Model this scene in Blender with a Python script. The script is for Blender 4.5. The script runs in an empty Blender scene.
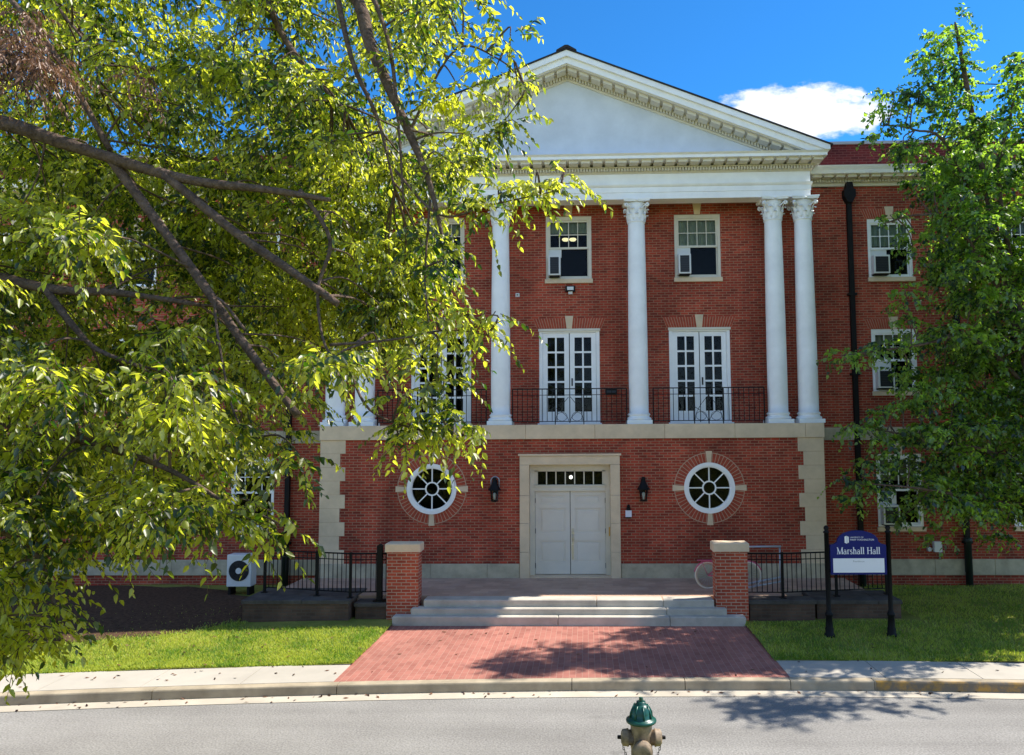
import bpy, bmesh, math, random
import numpy as np
from mathutils import Vector, Matrix
R = math.radians
random.seed(7)
scene = bpy.context.scene
col = scene.collection

# ------------------------------------------------------------------ camera
CAM = Vector((0.408, 0.0, 3.411)); YAW, PITCH, ROLL, FPX, SHIFT = 0.0324, 0.0789, -0.0062, 764.0, 48.7
fw = Vector((-math.sin(YAW)*math.cos(PITCH), math.cos(YAW)*math.cos(PITCH), math.sin(PITCH)))
ri = Vector((math.cos(YAW), math.sin(YAW), 0)); up = ri.cross(fw)
ri, up = ri*math.cos(ROLL)+up*math.sin(ROLL), up*math.cos(ROLL)-ri*math.sin(ROLL)
cd = bpy.data.cameras.new('camera'); cam = bpy.data.objects.new('camera', cd); col.objects.link(cam)
cd.sensor_width = 36.0; cd.lens = FPX*36.0/1024; cd.shift_x = -SHIFT/1024; cd.clip_end = 3000; cd.clip_start = 0.1
M = Matrix((ri, up, -fw)).transposed().to_4x4(); M.translation = CAM
cam.matrix_world = M
scene.camera = cam
scene.render.resolution_x, scene.render.resolution_y = 1024, 755

def at(px, py, Y):
    "point of the plane at distance Y that a picture measurement falls on"
    d = fw + ri*((px-512-SHIFT)/FPX) - up*((py-377.5)/FPX)
    return CAM + d*(Y/d.y)

# ------------------------------------------------------------------ sky and sun
SUN = Vector((0.74, 0.245, 1.0)).normalized()
EXPOSURE = 1.1
world = bpy.data.worlds.new('World'); scene.world = world; world.use_nodes = True
nt = world.node_tree; nt.nodes.clear()
def N(nt, typ, **kw):
    n = nt.nodes.new(typ)
    for k, v in kw.items():
        if k.startswith('i_'):
            key = k[2:]
            n.inputs[int(key) if key.isdigit() else key.replace('_', ' ')].default_value = v
        else: setattr(n, k, v)
    return n
def math_node(nt, op, a, b=None, clamp=False):
    n = nt.nodes.new('ShaderNodeMath'); n.operation = op; n.use_clamp = clamp
    for i, v in enumerate((a, b)):
        if v is None: continue
        if isinstance(v, (int, float)): n.inputs[i].default_value = v
        else: nt.links.new(v, n.inputs[i])
    return n.outputs[0]
sky = N(nt, 'ShaderNodeTexSky', sky_type='NISHITA', sun_disc=False, sun_elevation=math.asin(SUN.z),
        sun_rotation=math.atan2(SUN.x, SUN.y), altitude=800, air_density=0.7, dust_density=0.0, ozone_density=6.0)
bg = N(nt, 'ShaderNodeBackground', i_Strength=0.15)
wo = N(nt, 'ShaderNodeOutputWorld')
# one fair-weather cumulus bank low over the right wing, by direction
cc = at(803, 112, 100)-CAM; cu, cv = cc.x/cc.y, cc.z/cc.y
tc = N(nt, 'ShaderNodeTexCoord'); sx = N(nt, 'ShaderNodeSeparateXYZ'); nt.links.new(tc.outputs['Generated'], sx.inputs[0])
ysafe = math_node(nt, 'MAXIMUM', sx.outputs[1], 0.05)
u = math_node(nt, 'SUBTRACT', math_node(nt, 'DIVIDE', sx.outputs[0], ysafe), cu)
v = math_node(nt, 'SUBTRACT', math_node(nt, 'DIVIDE', sx.outputs[2], ysafe), cv)
cmb = N(nt, 'ShaderNodeCombineXYZ'); nt.links.new(u, cmb.inputs[0]); nt.links.new(math_node(nt, 'MULTIPLY', v, 1.9), cmb.inputs[1])
n1 = N(nt, 'ShaderNodeTexNoise', i_Scale=15.0, i_Detail=9.0, i_Roughness=0.58); nt.links.new(cmb.outputs[0], n1.inputs['Vector'])
uu = math_node(nt, 'POWER', math_node(nt, 'ABSOLUTE', math_node(nt, 'DIVIDE', u, 0.116)), 2.0)
vv = math_node(nt, 'POWER', math_node(nt, 'ABSOLUTE', math_node(nt, 'DIVIDE', v, 0.042)), 2.0)
ell = math_node(nt, 'SUBTRACT', 1.0, math_node(nt, 'ADD', uu, vv))
dens = math_node(nt, 'ADD', math_node(nt, 'MULTIPLY', ell, 0.78), math_node(nt, 'MULTIPLY', math_node(nt, 'SUBTRACT', n1.outputs[0], 0.5), 2.4))
cr = N(nt, 'ShaderNodeMapRange', interpolation_type='SMOOTHSTEP'); cr.inputs['From Min'].default_value = 0.0; cr.inputs['From Max'].default_value = 0.5
nt.links.new(dens, cr.inputs[0])
fr = math_node(nt, 'GREATER_THAN', sx.outputs[1], 0.2)
cf = math_node(nt, 'MULTIPLY', cr.outputs[0], fr)
skyt = N(nt, 'ShaderNodeMix', data_type='RGBA', blend_type='MULTIPLY'); skyt.inputs[0].default_value = 1.0
nt.links.new(sky.outputs[0], skyt.inputs[6]); 
# the clear half of the sky beyond the hall is a deep blue; the unseen half behind the camera is tinted brighter as added fill light
tr = N(nt, 'ShaderNodeMapRange', interpolation_type='SMOOTHSTEP'); tr.inputs['From Min'].default_value = -0.35; tr.inputs['From Max'].default_value = 0.35; nt.links.new(sx.outputs[1], tr.inputs[0])
tm = N(nt, 'ShaderNodeMix', data_type='RGBA'); nt.links.new(tr.outputs[0], tm.inputs[0]); tm.inputs[6].default_value = (1.5, 1.3, 1.15, 1); tm.inputs[7].default_value = (0.22, 0.69, 0.90, 1); nt.links.new(tm.outputs[2], skyt.inputs[7])
cm = N(nt, 'ShaderNodeMix', data_type='RGBA'); cm.inputs[7].default_value = (3.6, 3.75, 4.0, 1)
nt.links.new(cf, cm.inputs[0]); nt.links.new(skyt.outputs[2], cm.inputs[6])
nt.links.new(cm.outputs[2], bg.inputs[0]); nt.links.new(bg.outputs[0], wo.inputs[0])

sl = bpy.data.lights.new('sun', 'SUN'); sl.energy = 4.2; sl.angle = R(0.53); sl.color = (1.0, 0.94, 0.84)
so = bpy.data.objects.new('sun', sl); col.objects.link(so); so.rotation_euler = SUN.to_track_quat('Z', 'Y').to_euler(); so.location = (12, 5, 30)
vs = scene.view_settings
scene.display_settings.display_device = 'sRGB'
vs.view_transform = 'Standard'; vs.look = 'None'; vs.gamma = 1.0; vs.use_curve_mapping = False; vs.exposure = EXPOSURE
scene.cycles.max_bounces = 7; scene.cycles.transparent_max_bounces = 12
scene.cycles.diffuse_bounces = 4

# ------------------------------------------------------------------ helpers
class MB:
    def __init__(s): s.v = []; s.f = []; s.sm = []
    def add(s, vs, fs, smooth=False):
        o = len(s.v); s.v += [tuple(p) for p in vs]
        for f in fs: s.f.append(tuple(i+o for i in f)); s.sm.append(smooth)
        return s
    def box(s, x0, x1, y0, y1, z0, z1):
        return s.add([(x0,y0,z0),(x1,y0,z0),(x1,y1,z0),(x0,y1,z0),(x0,y0,z1),(x1,y0,z1),(x1,y1,z1),(x0,y1,z1)],
              [(0,3,2,1),(4,5,6,7),(0,1,5,4),(1,2,6,5),(2,3,7,6),(3,0,4,7)])
    def bbox(s, x0, x1, y0, y1, z0, z1, b=0.01):
        "box with chamfered vertical front and top edges"
        pr = [(x0+b,y0),(x1-b,y0),(x1,y0+b),(x1,y1-b),(x1-b,y1),(x0+b,y1),(x0,y1-b),(x0,y0+b)]
        inn = [(x0+2*b,y0+b),(x1-2*b,y0+b),(x1-b,y0+2*b),(x1-b,y1-2*b),(x1-2*b,y1-b),(x0+2*b,y1-b),(x0+b,y1-2*b),(x0+b,y0+2*b)]
        vv = [(x,y,z0) for x,y in pr]+[(x,y,z1-b) for x,y in pr]+[(x,y,z1) for x,y in inn]
        fs = [tuple(range(7,-1,-1))]+[(i,(i+1)%8,(i+1)%8+8,i+8) for i in range(8)]+[(i+8,(i+1)%8+8,(i+1)%8+16,i+16) for i in range(8)]+[tuple(range(16,24))]
        return s.add(vv, fs)
    def prism(s, pts, a0, a1, axis='y'):
        n = len(pts)
        def P(p, a): return (p[0], a, p[1]) if axis == 'y' else ((p[0], p[1], a) if axis == 'z' else (a, p[0], p[1]))
        vv = [P(p, a0) for p in pts]+[P(p, a1) for p in pts]
        return s.add(vv, [tuple(range(n-1,-1,-1)), tuple(range(n, 2*n))]+[(i,(i+1)%n,(i+1)%n+n,i+n) for i in range(n)])
    def tube(s, pts, rad, seg=8, cap=True):
        pts = [Vector(p) for p in pts]; n = len(pts)
        if not hasattr(rad, '__len__'): rad = [rad]*n
        o = len(s.v); ref = None
        for i, p in enumerate(pts):
            d = (pts[min(i+1,n-1)]-pts[max(i-1,0)]).normalized()
            if ref is None: ref = d.orthogonal().normalized()
            ref = (ref - d*ref.dot(d)).normalized(); b = d.cross(ref)
            for k in range(seg):
                a = 2*math.pi*k/seg; s.v.append(tuple(p+(ref*math.cos(a)+b*math.sin(a))*rad[i]))
        for i in range(n-1):
            for k in range(seg):
                s.f.append((o+i*seg+k, o+i*seg+(k+1)%seg, o+(i+1)*seg+(k+1)%seg, o+(i+1)*seg+k)); s.sm.append(True)
        if cap:
            s.f.append(tuple(o+k for k in range(seg-1,-1,-1))); s.f.append(tuple(o+(n-1)*seg+k for k in range(seg))); s.sm += [False, False]
        return s
    def lathe(s, prof, cx=0, cy=0, cz=0, seg=24, axis='z', smooth=True):
        o = len(s.v); n = len(prof)
        for r, h in prof:
            for k in range(seg):
                a = 2*math.pi*k/seg; x, y = r*math.cos(a), r*math.sin(a)
                s.v.append((cx+x, cy+y, cz+h) if axis == 'z' else ((cx+h, cy+x, cz+y) if axis == 'x' else (cx+x, cy+h, cz+y)))
        for i in range(n-1):
            for k in range(seg):
                s.f.append((o+i*seg+k, o+i*seg+(k+1)%seg, o+(i+1)*seg+(k+1)%seg, o+(i+1)*seg+k)); s.sm.append(smooth)
        s.f.append(tuple(o+k for k in range(seg-1,-1,-1))); s.f.append(tuple(o+(n-1)*seg+k for k in range(seg))); s.sm += [False, False]
        return s
    def ring(s, cx, cz, r0, r1, y0, y1, seg=64, a0=0, a1=2*math.pi):
        "annulus in the XZ plane from y0 (front) to y1"
        o = len(s.v); full = abs(a1-a0-2*math.pi) < 1e-6; m = seg if full else seg+1
        for k in range(m):
            a = a0+(a1-a0)*k/seg; c, q = math.cos(a), math.sin(a)
            for r, y in ((r0,y0),(r1,y0),(r1,y1),(r0,y1)): s.v.append((cx+r*c, y, cz+r*q))
        for k in range(seg):
            j = (k+1) % m
            for e in range(4): s.f.append((o+4*k+e, o+4*k+(e+1)%4, o+4*j+(e+1)%4, o+4*j+e)); s.sm.append(False)
        if not full:
            s.f.append((o,o+1,o+2,o+3)); e = o+4*seg; s.f.append((e+3,e+2,e+1,e)); s.sm += [False, False]
        return s
    def build(s, name, mat, parent=None, loc=None, bev=0.0):
        me = bpy.data.meshes.new(name); me.from_pydata(s.v, [], s.f)
        me.polygons.foreach_set('use_smooth', s.sm)
        bm = bmesh.new(); bm.from_mesh(me); bmesh.ops.recalc_face_normals(bm, faces=bm.faces); bm.to_mesh(me); bm.free()
        me.materials.append(mat)
        o = bpy.data.objects.new(name, me); col.objects.link(o)
        if parent is not None: o.parent = parent
        if loc is not None: o.location = loc
        if bev > 0:
            m = o.modifiers.new('bevel', 'BEVEL'); m.width = bev; m.segments = 2; m.limit_method = 'ANGLE'
        return o
def tag(o, label=None, cat=None, group=None, kind=None):
    if label: o['label'] = label
    if cat: o['category'] = cat
    if group: o['group'] = group
    if kind: o['kind'] = kind
    return o
def thing(name, label, cat, loc=(0,0,0), rz=0, group=None):
    o = bpy.data.objects.new(name, None); col.objects.link(o); o.location = loc; o.rotation_euler = (0,0,rz)
    o.empty_display_size = 0.2
    return tag(o, label, cat, group)
def copy_tree(o, parent=None):
    c = o.copy(); col.objects.link(c)
    if parent is not None: c.parent = parent
    for ch in list(o.children): copy_tree(ch, c)
    return c

# ------------------------------------------------------------------ materials
def mat(name, base, rough=0.6, spec=0.4, metal=0.0, noise=None, bump=None):
    "principled material; noise=(scale, amount[, detail]) varies the tone, bump=(scale, strength, distance)"
    m = bpy.data.materials.new(name); m.use_nodes = True; nt = m.node_tree
    b = nt.nodes['Principled BSDF']; b.inputs['Base Color'].default_value = (*base, 1)
    b.inputs['Roughness'].default_value = rough; b.inputs['Specular IOR Level'].default_value = spec; b.inputs['Metallic'].default_value = metal
    tc = N(nt, 'ShaderNodeTexCoord')
    if noise:
        no = N(nt, 'ShaderNodeTexNoise', i_Scale=noise[0], i_Detail=noise[2] if len(noise) > 2 else 6.0, i_Roughness=0.62); nt.links.new(tc.outputs['Object'], no.inputs['Vector'])
        mr = N(nt, 'ShaderNodeMapRange'); mr.inputs['From Min'].default_value = 0.25; mr.inputs['From Max'].default_value = 0.75
        mr.inputs['To Min'].default_value = 1-noise[1]; mr.inputs['To Max'].default_value = 1+noise[1]; nt.links.new(no.outputs[0], mr.inputs[0])
        mx = N(nt, 'ShaderNodeVectorMath', operation='SCALE'); mx.inputs[0].default_value = base; nt.links.new(mr.outputs[0], mx.inputs['Scale'])
        nt.links.new(mx.outputs[0], b.inputs['Base Color'])
    if bump:
        nb = N(nt, 'ShaderNodeTexNoise', i_Scale=bump[0], i_Detail=4.0); nt.links.new(tc.outputs['Object'], nb.inputs['Vector'])
        bp = N(nt, 'ShaderNodeBump', i_Strength=bump[1], i_Distance=bump[2]); nt.links.new(nb.outputs[0], bp.inputs['Height']); nt.links.new(bp.outputs[0], b.inputs['Normal'])
    return m
def brick_mat(name, c1, c2, mortar, bw=0.203, rh=0.0677, ms=0.009, horizontal=False, rot=0.0, stain=0.2, offset=0.5, freq=2, dirt=None):
    m = bpy.data.materials.new(name); m.use_nodes = True; nt = m.node_tree; L = nt.links.new
    b = nt.nodes['Principled BSDF']; b.inputs['Roughness'].default_value = 0.85; b.inputs['Specular IOR Level'].default_value = 0.25
    tc = N(nt, 'ShaderNodeTexCoord'); sp = N(nt, 'ShaderNodeSeparateXYZ'); L(tc.outputs['Object'], sp.inputs[0])
    cb = N(nt, 'ShaderNodeCombineXYZ')
    if horizontal: L(sp.outputs[0], cb.inputs[0]); L(sp.outputs[1], cb.inputs[1])
    else: L(math_node(nt, 'ADD', sp.outputs[0], sp.outputs[1]), cb.inputs[0]); L(sp.outputs[2], cb.inputs[1])
    mp = N(nt, 'ShaderNodeMapping'); mp.inputs['Rotation'].default_value = (0,0,rot); L(cb.outputs[0], mp.inputs[0])
    br = N(nt, 'ShaderNodeTexBrick', offset=offset, offset_frequency=freq, squash=1.0)
    br.inputs['Color1'].default_value = (*c1,1); br.inputs['Color2'].default_value = (*c2,1); br.inputs['Mortar'].default_value = (*mortar,1)
    br.inputs['Scale'].default_value = 1.0; br.inputs['Mortar Size'].default_value = ms; br.inputs['Mortar Smooth'].default_value = 0.15
    br.inputs['Bias'].default_value = -0.1; br.inputs['Brick Width'].default_value = bw; br.inputs['Row Height'].default_value = rh
    L(mp.outputs[0], br.inputs['Vector'])
    no = N(nt, 'ShaderNodeTexNoise', i_Scale=0.9, i_Detail=7.0, i_Roughness=0.65); L(tc.outputs['Object'], no.inputs['Vector'])
    mr = N(nt, 'ShaderNodeMapRange'); mr.inputs['From Min'].default_value = 0.3; mr.inputs['From Max'].default_value = 0.7
    mr.inputs['To Min'].default_value = 1-stain; mr.inputs['To Max'].default_value = 1+stain; L(no.outputs[0], mr.inputs[0])
    sc = N(nt, 'ShaderNodeVectorMath', operation='SCALE'); L(br.outputs['Color'], sc.inputs[0]); L(mr.outputs[0], sc.inputs['Scale'])
    out = sc.outputs[0]
    if not horizontal:   # rain streaks and sooty patches of old masonry
        ms_ = N(nt, 'ShaderNodeMapping'); ms_.inputs['Scale'].default_value = (1.6, 1.6, 0.22); L(tc.outputs['Object'], ms_.inputs[0])
        ns = N(nt, 'ShaderNodeTexNoise', i_Scale=1.0, i_Detail=8.0, i_Roughness=0.6); L(ms_.outputs[0], ns.inputs['Vector'])
        rs = N(nt, 'ShaderNodeMapRange'); rs.inputs['From Min'].default_value = 0.32; rs.inputs['From Max'].default_value = 0.66; rs.inputs['To Min'].default_value = 0.72; rs.inputs['To Max'].default_value = 1.12; L(ns.outputs[0], rs.inputs[0])
        s2 = N(nt, 'ShaderNodeVectorMath', operation='SCALE'); L(out, s2.inputs[0]); L(rs.outputs[0], s2.inputs['Scale']); out = s2.outputs[0]
    if dirt:   # irregular pale bloom / grime patches
        n2 = N(nt, 'ShaderNodeTexNoise', i_Scale=dirt[0], i_Detail=8.0, i_Roughness=0.7); L(tc.outputs['Object'], n2.inputs['Vector'])
        m2 = N(nt, 'ShaderNodeMapRange'); m2.inputs['From Min'].default_value = 0.52; m2.inputs['From Max'].default_value = 0.75; m2.inputs['To Max'].default_value = dirt[2]; L(n2.outputs[0], m2.inputs[0])
        mm = N(nt, 'ShaderNodeMix', data_type='RGBA'); L(m2.outputs[0], mm.inputs[0]); L(out, mm.inputs[6]); mm.inputs[7].default_value = (*dirt[1],1); out = mm.outputs[2]
    L(out, b.inputs['Base Color'])
    fine = N(nt, 'ShaderNodeTexNoise', i_Scale=60.0, i_Detail=3.0); L(tc.outputs['Object'], fine.inputs['Vector'])
    hh = math_node(nt, 'SUBTRACT', math_node(nt, 'MULTIPLY', fine.outputs[0], 0.35), br.outputs['Fac'])
    bp = N(nt, 'ShaderNodeBump', i_Strength=0.6, i_Distance=0.008); L(hh, bp.inputs['Height']); L(bp.outputs[0], b.inputs['Normal'])
    return m
MAT = {}
MAT['brick'] = brick_mat('facade_brick', (0.42,0.060,0.031), (0.20,0.030,0.018), (0.35,0.185,0.115), stain=0.30)
MAT['pier_brick'] = brick_mat('pier_brick', (0.48,0.09,0.044), (0.29,0.05,0.028), (0.46,0.31,0.22), stain=0.12)
MAT['shaded_parapet_brick'] = brick_mat('shaded_parapet_brick', (0.13,0.014,0.013), (0.07,0.009,0.009), (0.15,0.05,0.04), stain=0.15)  # same brick as the facade, with the parapet's shade put into its colour
MAT['mortar'] = mat('mortar', (0.44,0.29,0.2), 0.9, 0.2)
MAT['voussoir'] = mat('voussoir_brick', (0.36,0.07,0.038), 0.85, 0.25, noise=(9,0.35))
MAT['limestone'] = mat('limestone', (0.66,0.515,0.35), 0.8, 0.3, noise=(2.2,0.17,9), bump=(40,0.25,0.004))
MAT['old_stone'] = mat('water_table_stone', (0.44,0.38,0.27), 0.85, 0.25, noise=(2.6,0.34,9), bump=(35,0.3,0.005))
MAT['cream'] = mat('cream_paint', (0.66,0.61,0.50), 0.55, 0.4, noise=(3,0.08))
MAT['white'] = mat('white_paint', (0.86,0.855,0.84), 0.5, 0.4, noise=(2.2,0.09,10))
MAT['door'] = mat('door_paint', (0.68,0.63,0.55), 0.45, 0.4, noise=(2.5,0.05))
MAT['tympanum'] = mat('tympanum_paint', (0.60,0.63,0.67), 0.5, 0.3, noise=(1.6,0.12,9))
MAT['iron'] = mat('black_iron', (0.006,0.006,0.0065), 0.55, 0.18)
MAT['dark_metal'] = mat('dark_metal', (0.009,0.008,0.008), 0.6, 0.18, noise=(6,0.3))
MAT['roof'] = mat('roof_shingle', (0.035,0.032,0.034), 0.9, 0.2, noise=(12,0.3))
MAT['coping'] = mat('coping_metal', (0.30,0.31,0.33), 0.5, 0.5)
MAT['dark_backing'] = mat('backing_black', (0.012,0.012,0.013), 0.9, 0.1)
MAT['blind'] = mat('window_blind', (0.46,0.45,0.33), 0.8, 0.2, noise=(5,0.15))
MAT['curtain'] = mat('pale_curtain', (0.50,0.56,0.54), 0.8, 0.2, noise=(4,0.2))
MAT['plastic'] = mat('appliance_plastic', (0.66,0.66,0.64), 0.45, 0.4, noise=(5,0.06))
MAT['grille'] = mat('dark_grille', (0.02,0.022,0.028), 0.5, 0.4)
MAT['steel'] = mat('brushed_steel', (0.5,0.5,0.5), 0.35, 0.5, metal=1.0)
MAT['galv'] = mat('galvanised_steel', (0.42,0.45,0.5), 0.45, 0.5, metal=0.6)
MAT['step'] = mat('step_stone', (0.46,0.42,0.35), 0.85, 0.25, noise=(2.4,0.25,9), bump=(50,0.25,0.003))
MAT['concrete'] = mat('pavement_concrete', (0.41,0.375,0.315), 0.9, 0.2, noise=(1.3,0.13,9), bump=(80,0.2,0.002))
MAT['kerb'] = mat('kerb_concrete', (0.36,0.30,0.21), 0.9, 0.2, noise=(2.0,0.4,10), bump=(60,0.25,0.003))
MAT['gutter'] = mat('gutter_concrete', (0.44,0.39,0.31), 0.9, 0.2, noise=(1.5,0.2,9))
MAT['walk'] = brick_mat('walk_paver', (0.37,0.15,0.113), (0.28,0.105,0.08), (0.42,0.25,0.19), bw=0.21, rh=0.105, ms=0.004, horizontal=True, rot=R(90), stain=0.16, dirt=(1.5,(0.42,0.22,0.17),0.4))
MAT['porch'] = brick_mat('porch_paver', (0.50,0.33,0.23), (0.40,0.255,0.18), (0.43,0.31,0.22), bw=0.4, rh=0.2, ms=0.006, horizontal=True, stain=0.2, dirt=(2.0,(0.48,0.40,0.32),0.45))
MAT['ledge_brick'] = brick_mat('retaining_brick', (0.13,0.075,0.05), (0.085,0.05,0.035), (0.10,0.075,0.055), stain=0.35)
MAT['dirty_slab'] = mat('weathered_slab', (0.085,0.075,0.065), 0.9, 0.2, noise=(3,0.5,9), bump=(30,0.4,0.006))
MAT['soil'] = mat('soil_mulch', (0.085,0.05,0.03), 0.95, 0.1, noise=(14,0.7,8), bump=(40,0.8,0.02))
MAT['navy'] = mat('navy_sign_paint', (0.006,0.012,0.13), 0.45, 0.2)
MAT['sign_white'] = mat('sign_white', (0.78,0.79,0.80), 0.4, 0.4)
MAT['sign_grey'] = mat('sign_grey_lettering', (0.36,0.37,0.36), 0.5, 0.3)
MAT['hyd_green'] = mat('hydrant_green', (0.004,0.062,0.045), 0.35, 0.5, noise=(9,0.35))
MAT['pink'] = mat('bicycle_pink', (0.62,0.10,0.20), 0.35, 0.5)
MAT['tyre'] = mat('cream_tyre', (0.74,0.68,0.58), 0.7, 0.3)
MAT['rubber'] = mat('black_rubber', (0.02,0.02,0.02), 0.7, 0.3)
MAT['notice'] = mat('notice_paper', (0.66,0.68,0.78), 0.5, 0.3)
MAT['brass'] = mat('brass', (0.55,0.36,0.10), 0.4, 0.5, metal=1.0)
MAT['dark_green'] = mat('dark_green_cast_iron', (0.015,0.025,0.022), 0.5, 0.4)

def glass_mat():
    m = bpy.data.materials.new('window_glass'); m.use_nodes = True; nt = m.node_tree; nt.nodes.clear()
    t = N(nt, 'ShaderNodeBsdfTransparent'); t.inputs[0].default_value = (0.82,0.86,0.84,1)
    g = N(nt, 'ShaderNodeBsdfGlossy', i_Roughness=0.03); g.inputs[0].default_value = (0.16,0.16,0.16,1)
    f = N(nt, 'ShaderNodeFresnel', i_IOR=1.45); mx = N(nt, 'ShaderNodeMixShader'); o = N(nt, 'ShaderNodeOutputMaterial')
    nt.links.new(f.outputs[0], mx.inputs[0]); nt.links.new(t.outputs[0], mx.inputs[1]); nt.links.new(g.outputs[0], mx.inputs[2]); nt.links.new(mx.outputs[0], o.inputs[0])
    return m
MAT['glass'] = glass_mat()
def lamp_mat(name, c, s):
    m = bpy.data.materials.new(name); m.use_nodes = True; b = m.node_tree.nodes['Principled BSDF']
    b.inputs['Emission Color'].default_value = (*c,1); b.inputs['Emission Strength'].default_value = s; b.inputs['Base Color'].default_value = (*c,1); return m
MAT['lamp'] = lamp_mat('lit_ceiling_lamp', (1.0,0.85,0.5), 0.7)
MAT['bulb'] = lamp_mat('lit_bulb', (1.0,0.95,0.85), 2.5)

def leaf_mat(name, dark, light, trans, tmix=0.5, gloss=0.06):
    m = bpy.data.materials.new(name); m.use_nodes = True; nt = m.node_tree; nt.nodes.clear(); L = nt.links.new
    ge = N(nt, 'ShaderNodeNewGeometry'); tc = N(nt, 'ShaderNodeTexCoord')
    no = N(nt, 'ShaderNodeTexNoise', i_Scale=1.3, i_Detail=3.0); L(tc.outputs['Object'], no.inputs['Vector'])
    n_ = math_node(nt, 'ADD', math_node(nt, 'MULTIPLY', ge.outputs['Random Per Island'], 0.9), math_node(nt, 'SUBTRACT', math_node(nt, 'MULTIPLY', no.outputs[0], 2.2), 1.05))
    sm = N(nt, 'ShaderNodeMapRange', interpolation_type='SMOOTHSTEP'); sm.inputs['From Min'].default_value = 0.12; sm.inputs['From Max'].default_value = 0.62; L(n_, sm.inputs[0]); fac = sm.outputs[0]
    def ramp(a, b):
        mx = N(nt, 'ShaderNodeMix', data_type='RGBA'); L(fac, mx.inputs[0]); mx.inputs[6].default_value = (*a,1); mx.inputs[7].default_value = (*b,1); return mx.outputs[2]
    c = ramp(dark, light); t = ramp(*trans)
    d = N(nt, 'ShaderNodeBsdfDiffuse'); L(c, d.inputs[0]); tr = N(nt, 'ShaderNodeBsdfTranslucent'); L(t, tr.inputs[0])
    m1 = N(nt, 'ShaderNodeMixShader', i_0=tmix); L(d.outputs[0], m1.inputs[1]); L(tr.outputs[0], m1.inputs[2])
    g = N(nt, 'ShaderNodeBsdfGlossy', i_Roughness=0.42); g.inputs[0].default_value = (1,1,1,1)
    m2 = N(nt, 'ShaderNodeMixShader', i_0=gloss); L(m1.outputs[0], m2.inputs[1]); L(g.outputs[0], m2.inputs[2])
    o = N(nt, 'ShaderNodeOutputMaterial'); L(m2.outputs[0], o.inputs[0]); return m
MAT['leaf'] = leaf_mat('elm_leaf', (0.008,0.022,0.003), (0.20,0.225,0.018), ((0.06,0.16,0.004), (0.92,0.97,0.06)), 0.58, 0.045)
MAT['dead_leaf'] = leaf_mat('dead_brown_leaf', (0.035,0.017,0.010), (0.20,0.105,0.06), ((0.06,0.025,0.012), (0.26,0.13,0.07)), 0.35, 0.03)
MAT['leaf_r'] = leaf_mat('birch_leaf', (0.006,0.022,0.004), (0.085,0.15,0.016), ((0.03,0.13,0.006), (0.52,0.82,0.05)), 0.54, 0.05)
MAT['bark'] = mat('bark', (0.115,0.08,0.062), 0.95, 0.1, noise=(14,0.65,10), bump=(34,1.0,0.03))
MAT['blade'] = leaf_mat('grass_blade', (0.11,0.21,0.02), (0.38,0.43,0.06), ((0.22,0.42,0.02), (0.60,0.68,0.06)), 0.42, 0.03)

def hydrant_body_mat():
    m = mat('hydrant_body_paint', (0.24,0.175,0.115), 0.6, 0.3, noise=(11,0.75,10)); nt = m.node_tree
    return m
MAT['hyd_body'] = hydrant_body_mat()

def ground_mat(name, a, b, scale, rough=0.95, fine=(90, 0.4, 0.01), mid=None):
    m = bpy.data.materials.new(name); m.use_nodes = True; nt = m.node_tree; L = nt.links.new; p = nt.nodes['Principled BSDF']
    p.inputs['Roughness'].default_value = rough; p.inputs['Specular IOR Level'].default_value = 0.2
    tc = N(nt, 'ShaderNodeTexCoord'); n1 = N(nt, 'ShaderNodeTexNoise', i_Scale=scale, i_Detail=9.0, i_Roughness=0.65); L(tc.outputs['Object'], n1.inputs['Vector'])
    mr = N(nt, 'ShaderNodeMapRange'); mr.inputs['From Min'].default_value = 0.3; mr.inputs['From Max'].default_value = 0.7; L(n1.outputs[0], mr.inputs[0])
    mx = N(nt, 'ShaderNodeMix', data_type='RGBA'); L(mr.outputs[0], mx.inputs[0]); mx.inputs[6].default_value = (*a,1); mx.inputs[7].default_value = (*b,1)
    n2 = N(nt, 'ShaderNodeTexNoise', i_Scale=fine[0], i_Detail=3.0); L(tc.outputs['Object'], n2.inputs['Vector'])
    m3 = N(nt, 'ShaderNodeMapRange'); m3.inputs['From Min'].default_value = 0.3; m3.inputs['From Max'].default_value = 0.7; m3.inputs['To Min'].default_value = 0.72; m3.inputs['To Max'].default_value = 1.28; L(n2.outputs[0], m3.inputs[0])
    sc = N(nt, 'ShaderNodeVectorMath', operation='SCALE'); L(mx.outputs[2], sc.inputs[0]); L(m3.outputs[0], sc.inputs['Scale'])
    L(sc.outputs[0], p.inputs['Base Color'])
    bp = N(nt, 'ShaderNodeBump', i_Strength=fine[1], i_Distance=fine[2]); L(n2.outputs[0], bp.inputs['Height']); L(bp.outputs[0], p.inputs['Normal'])
    return m
MAT['asphalt'] = ground_mat('asphalt', (0.20,0.19,0.175), (0.26,0.25,0.23), 0.55, 0.9, (38,0.6,0.006))
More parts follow.
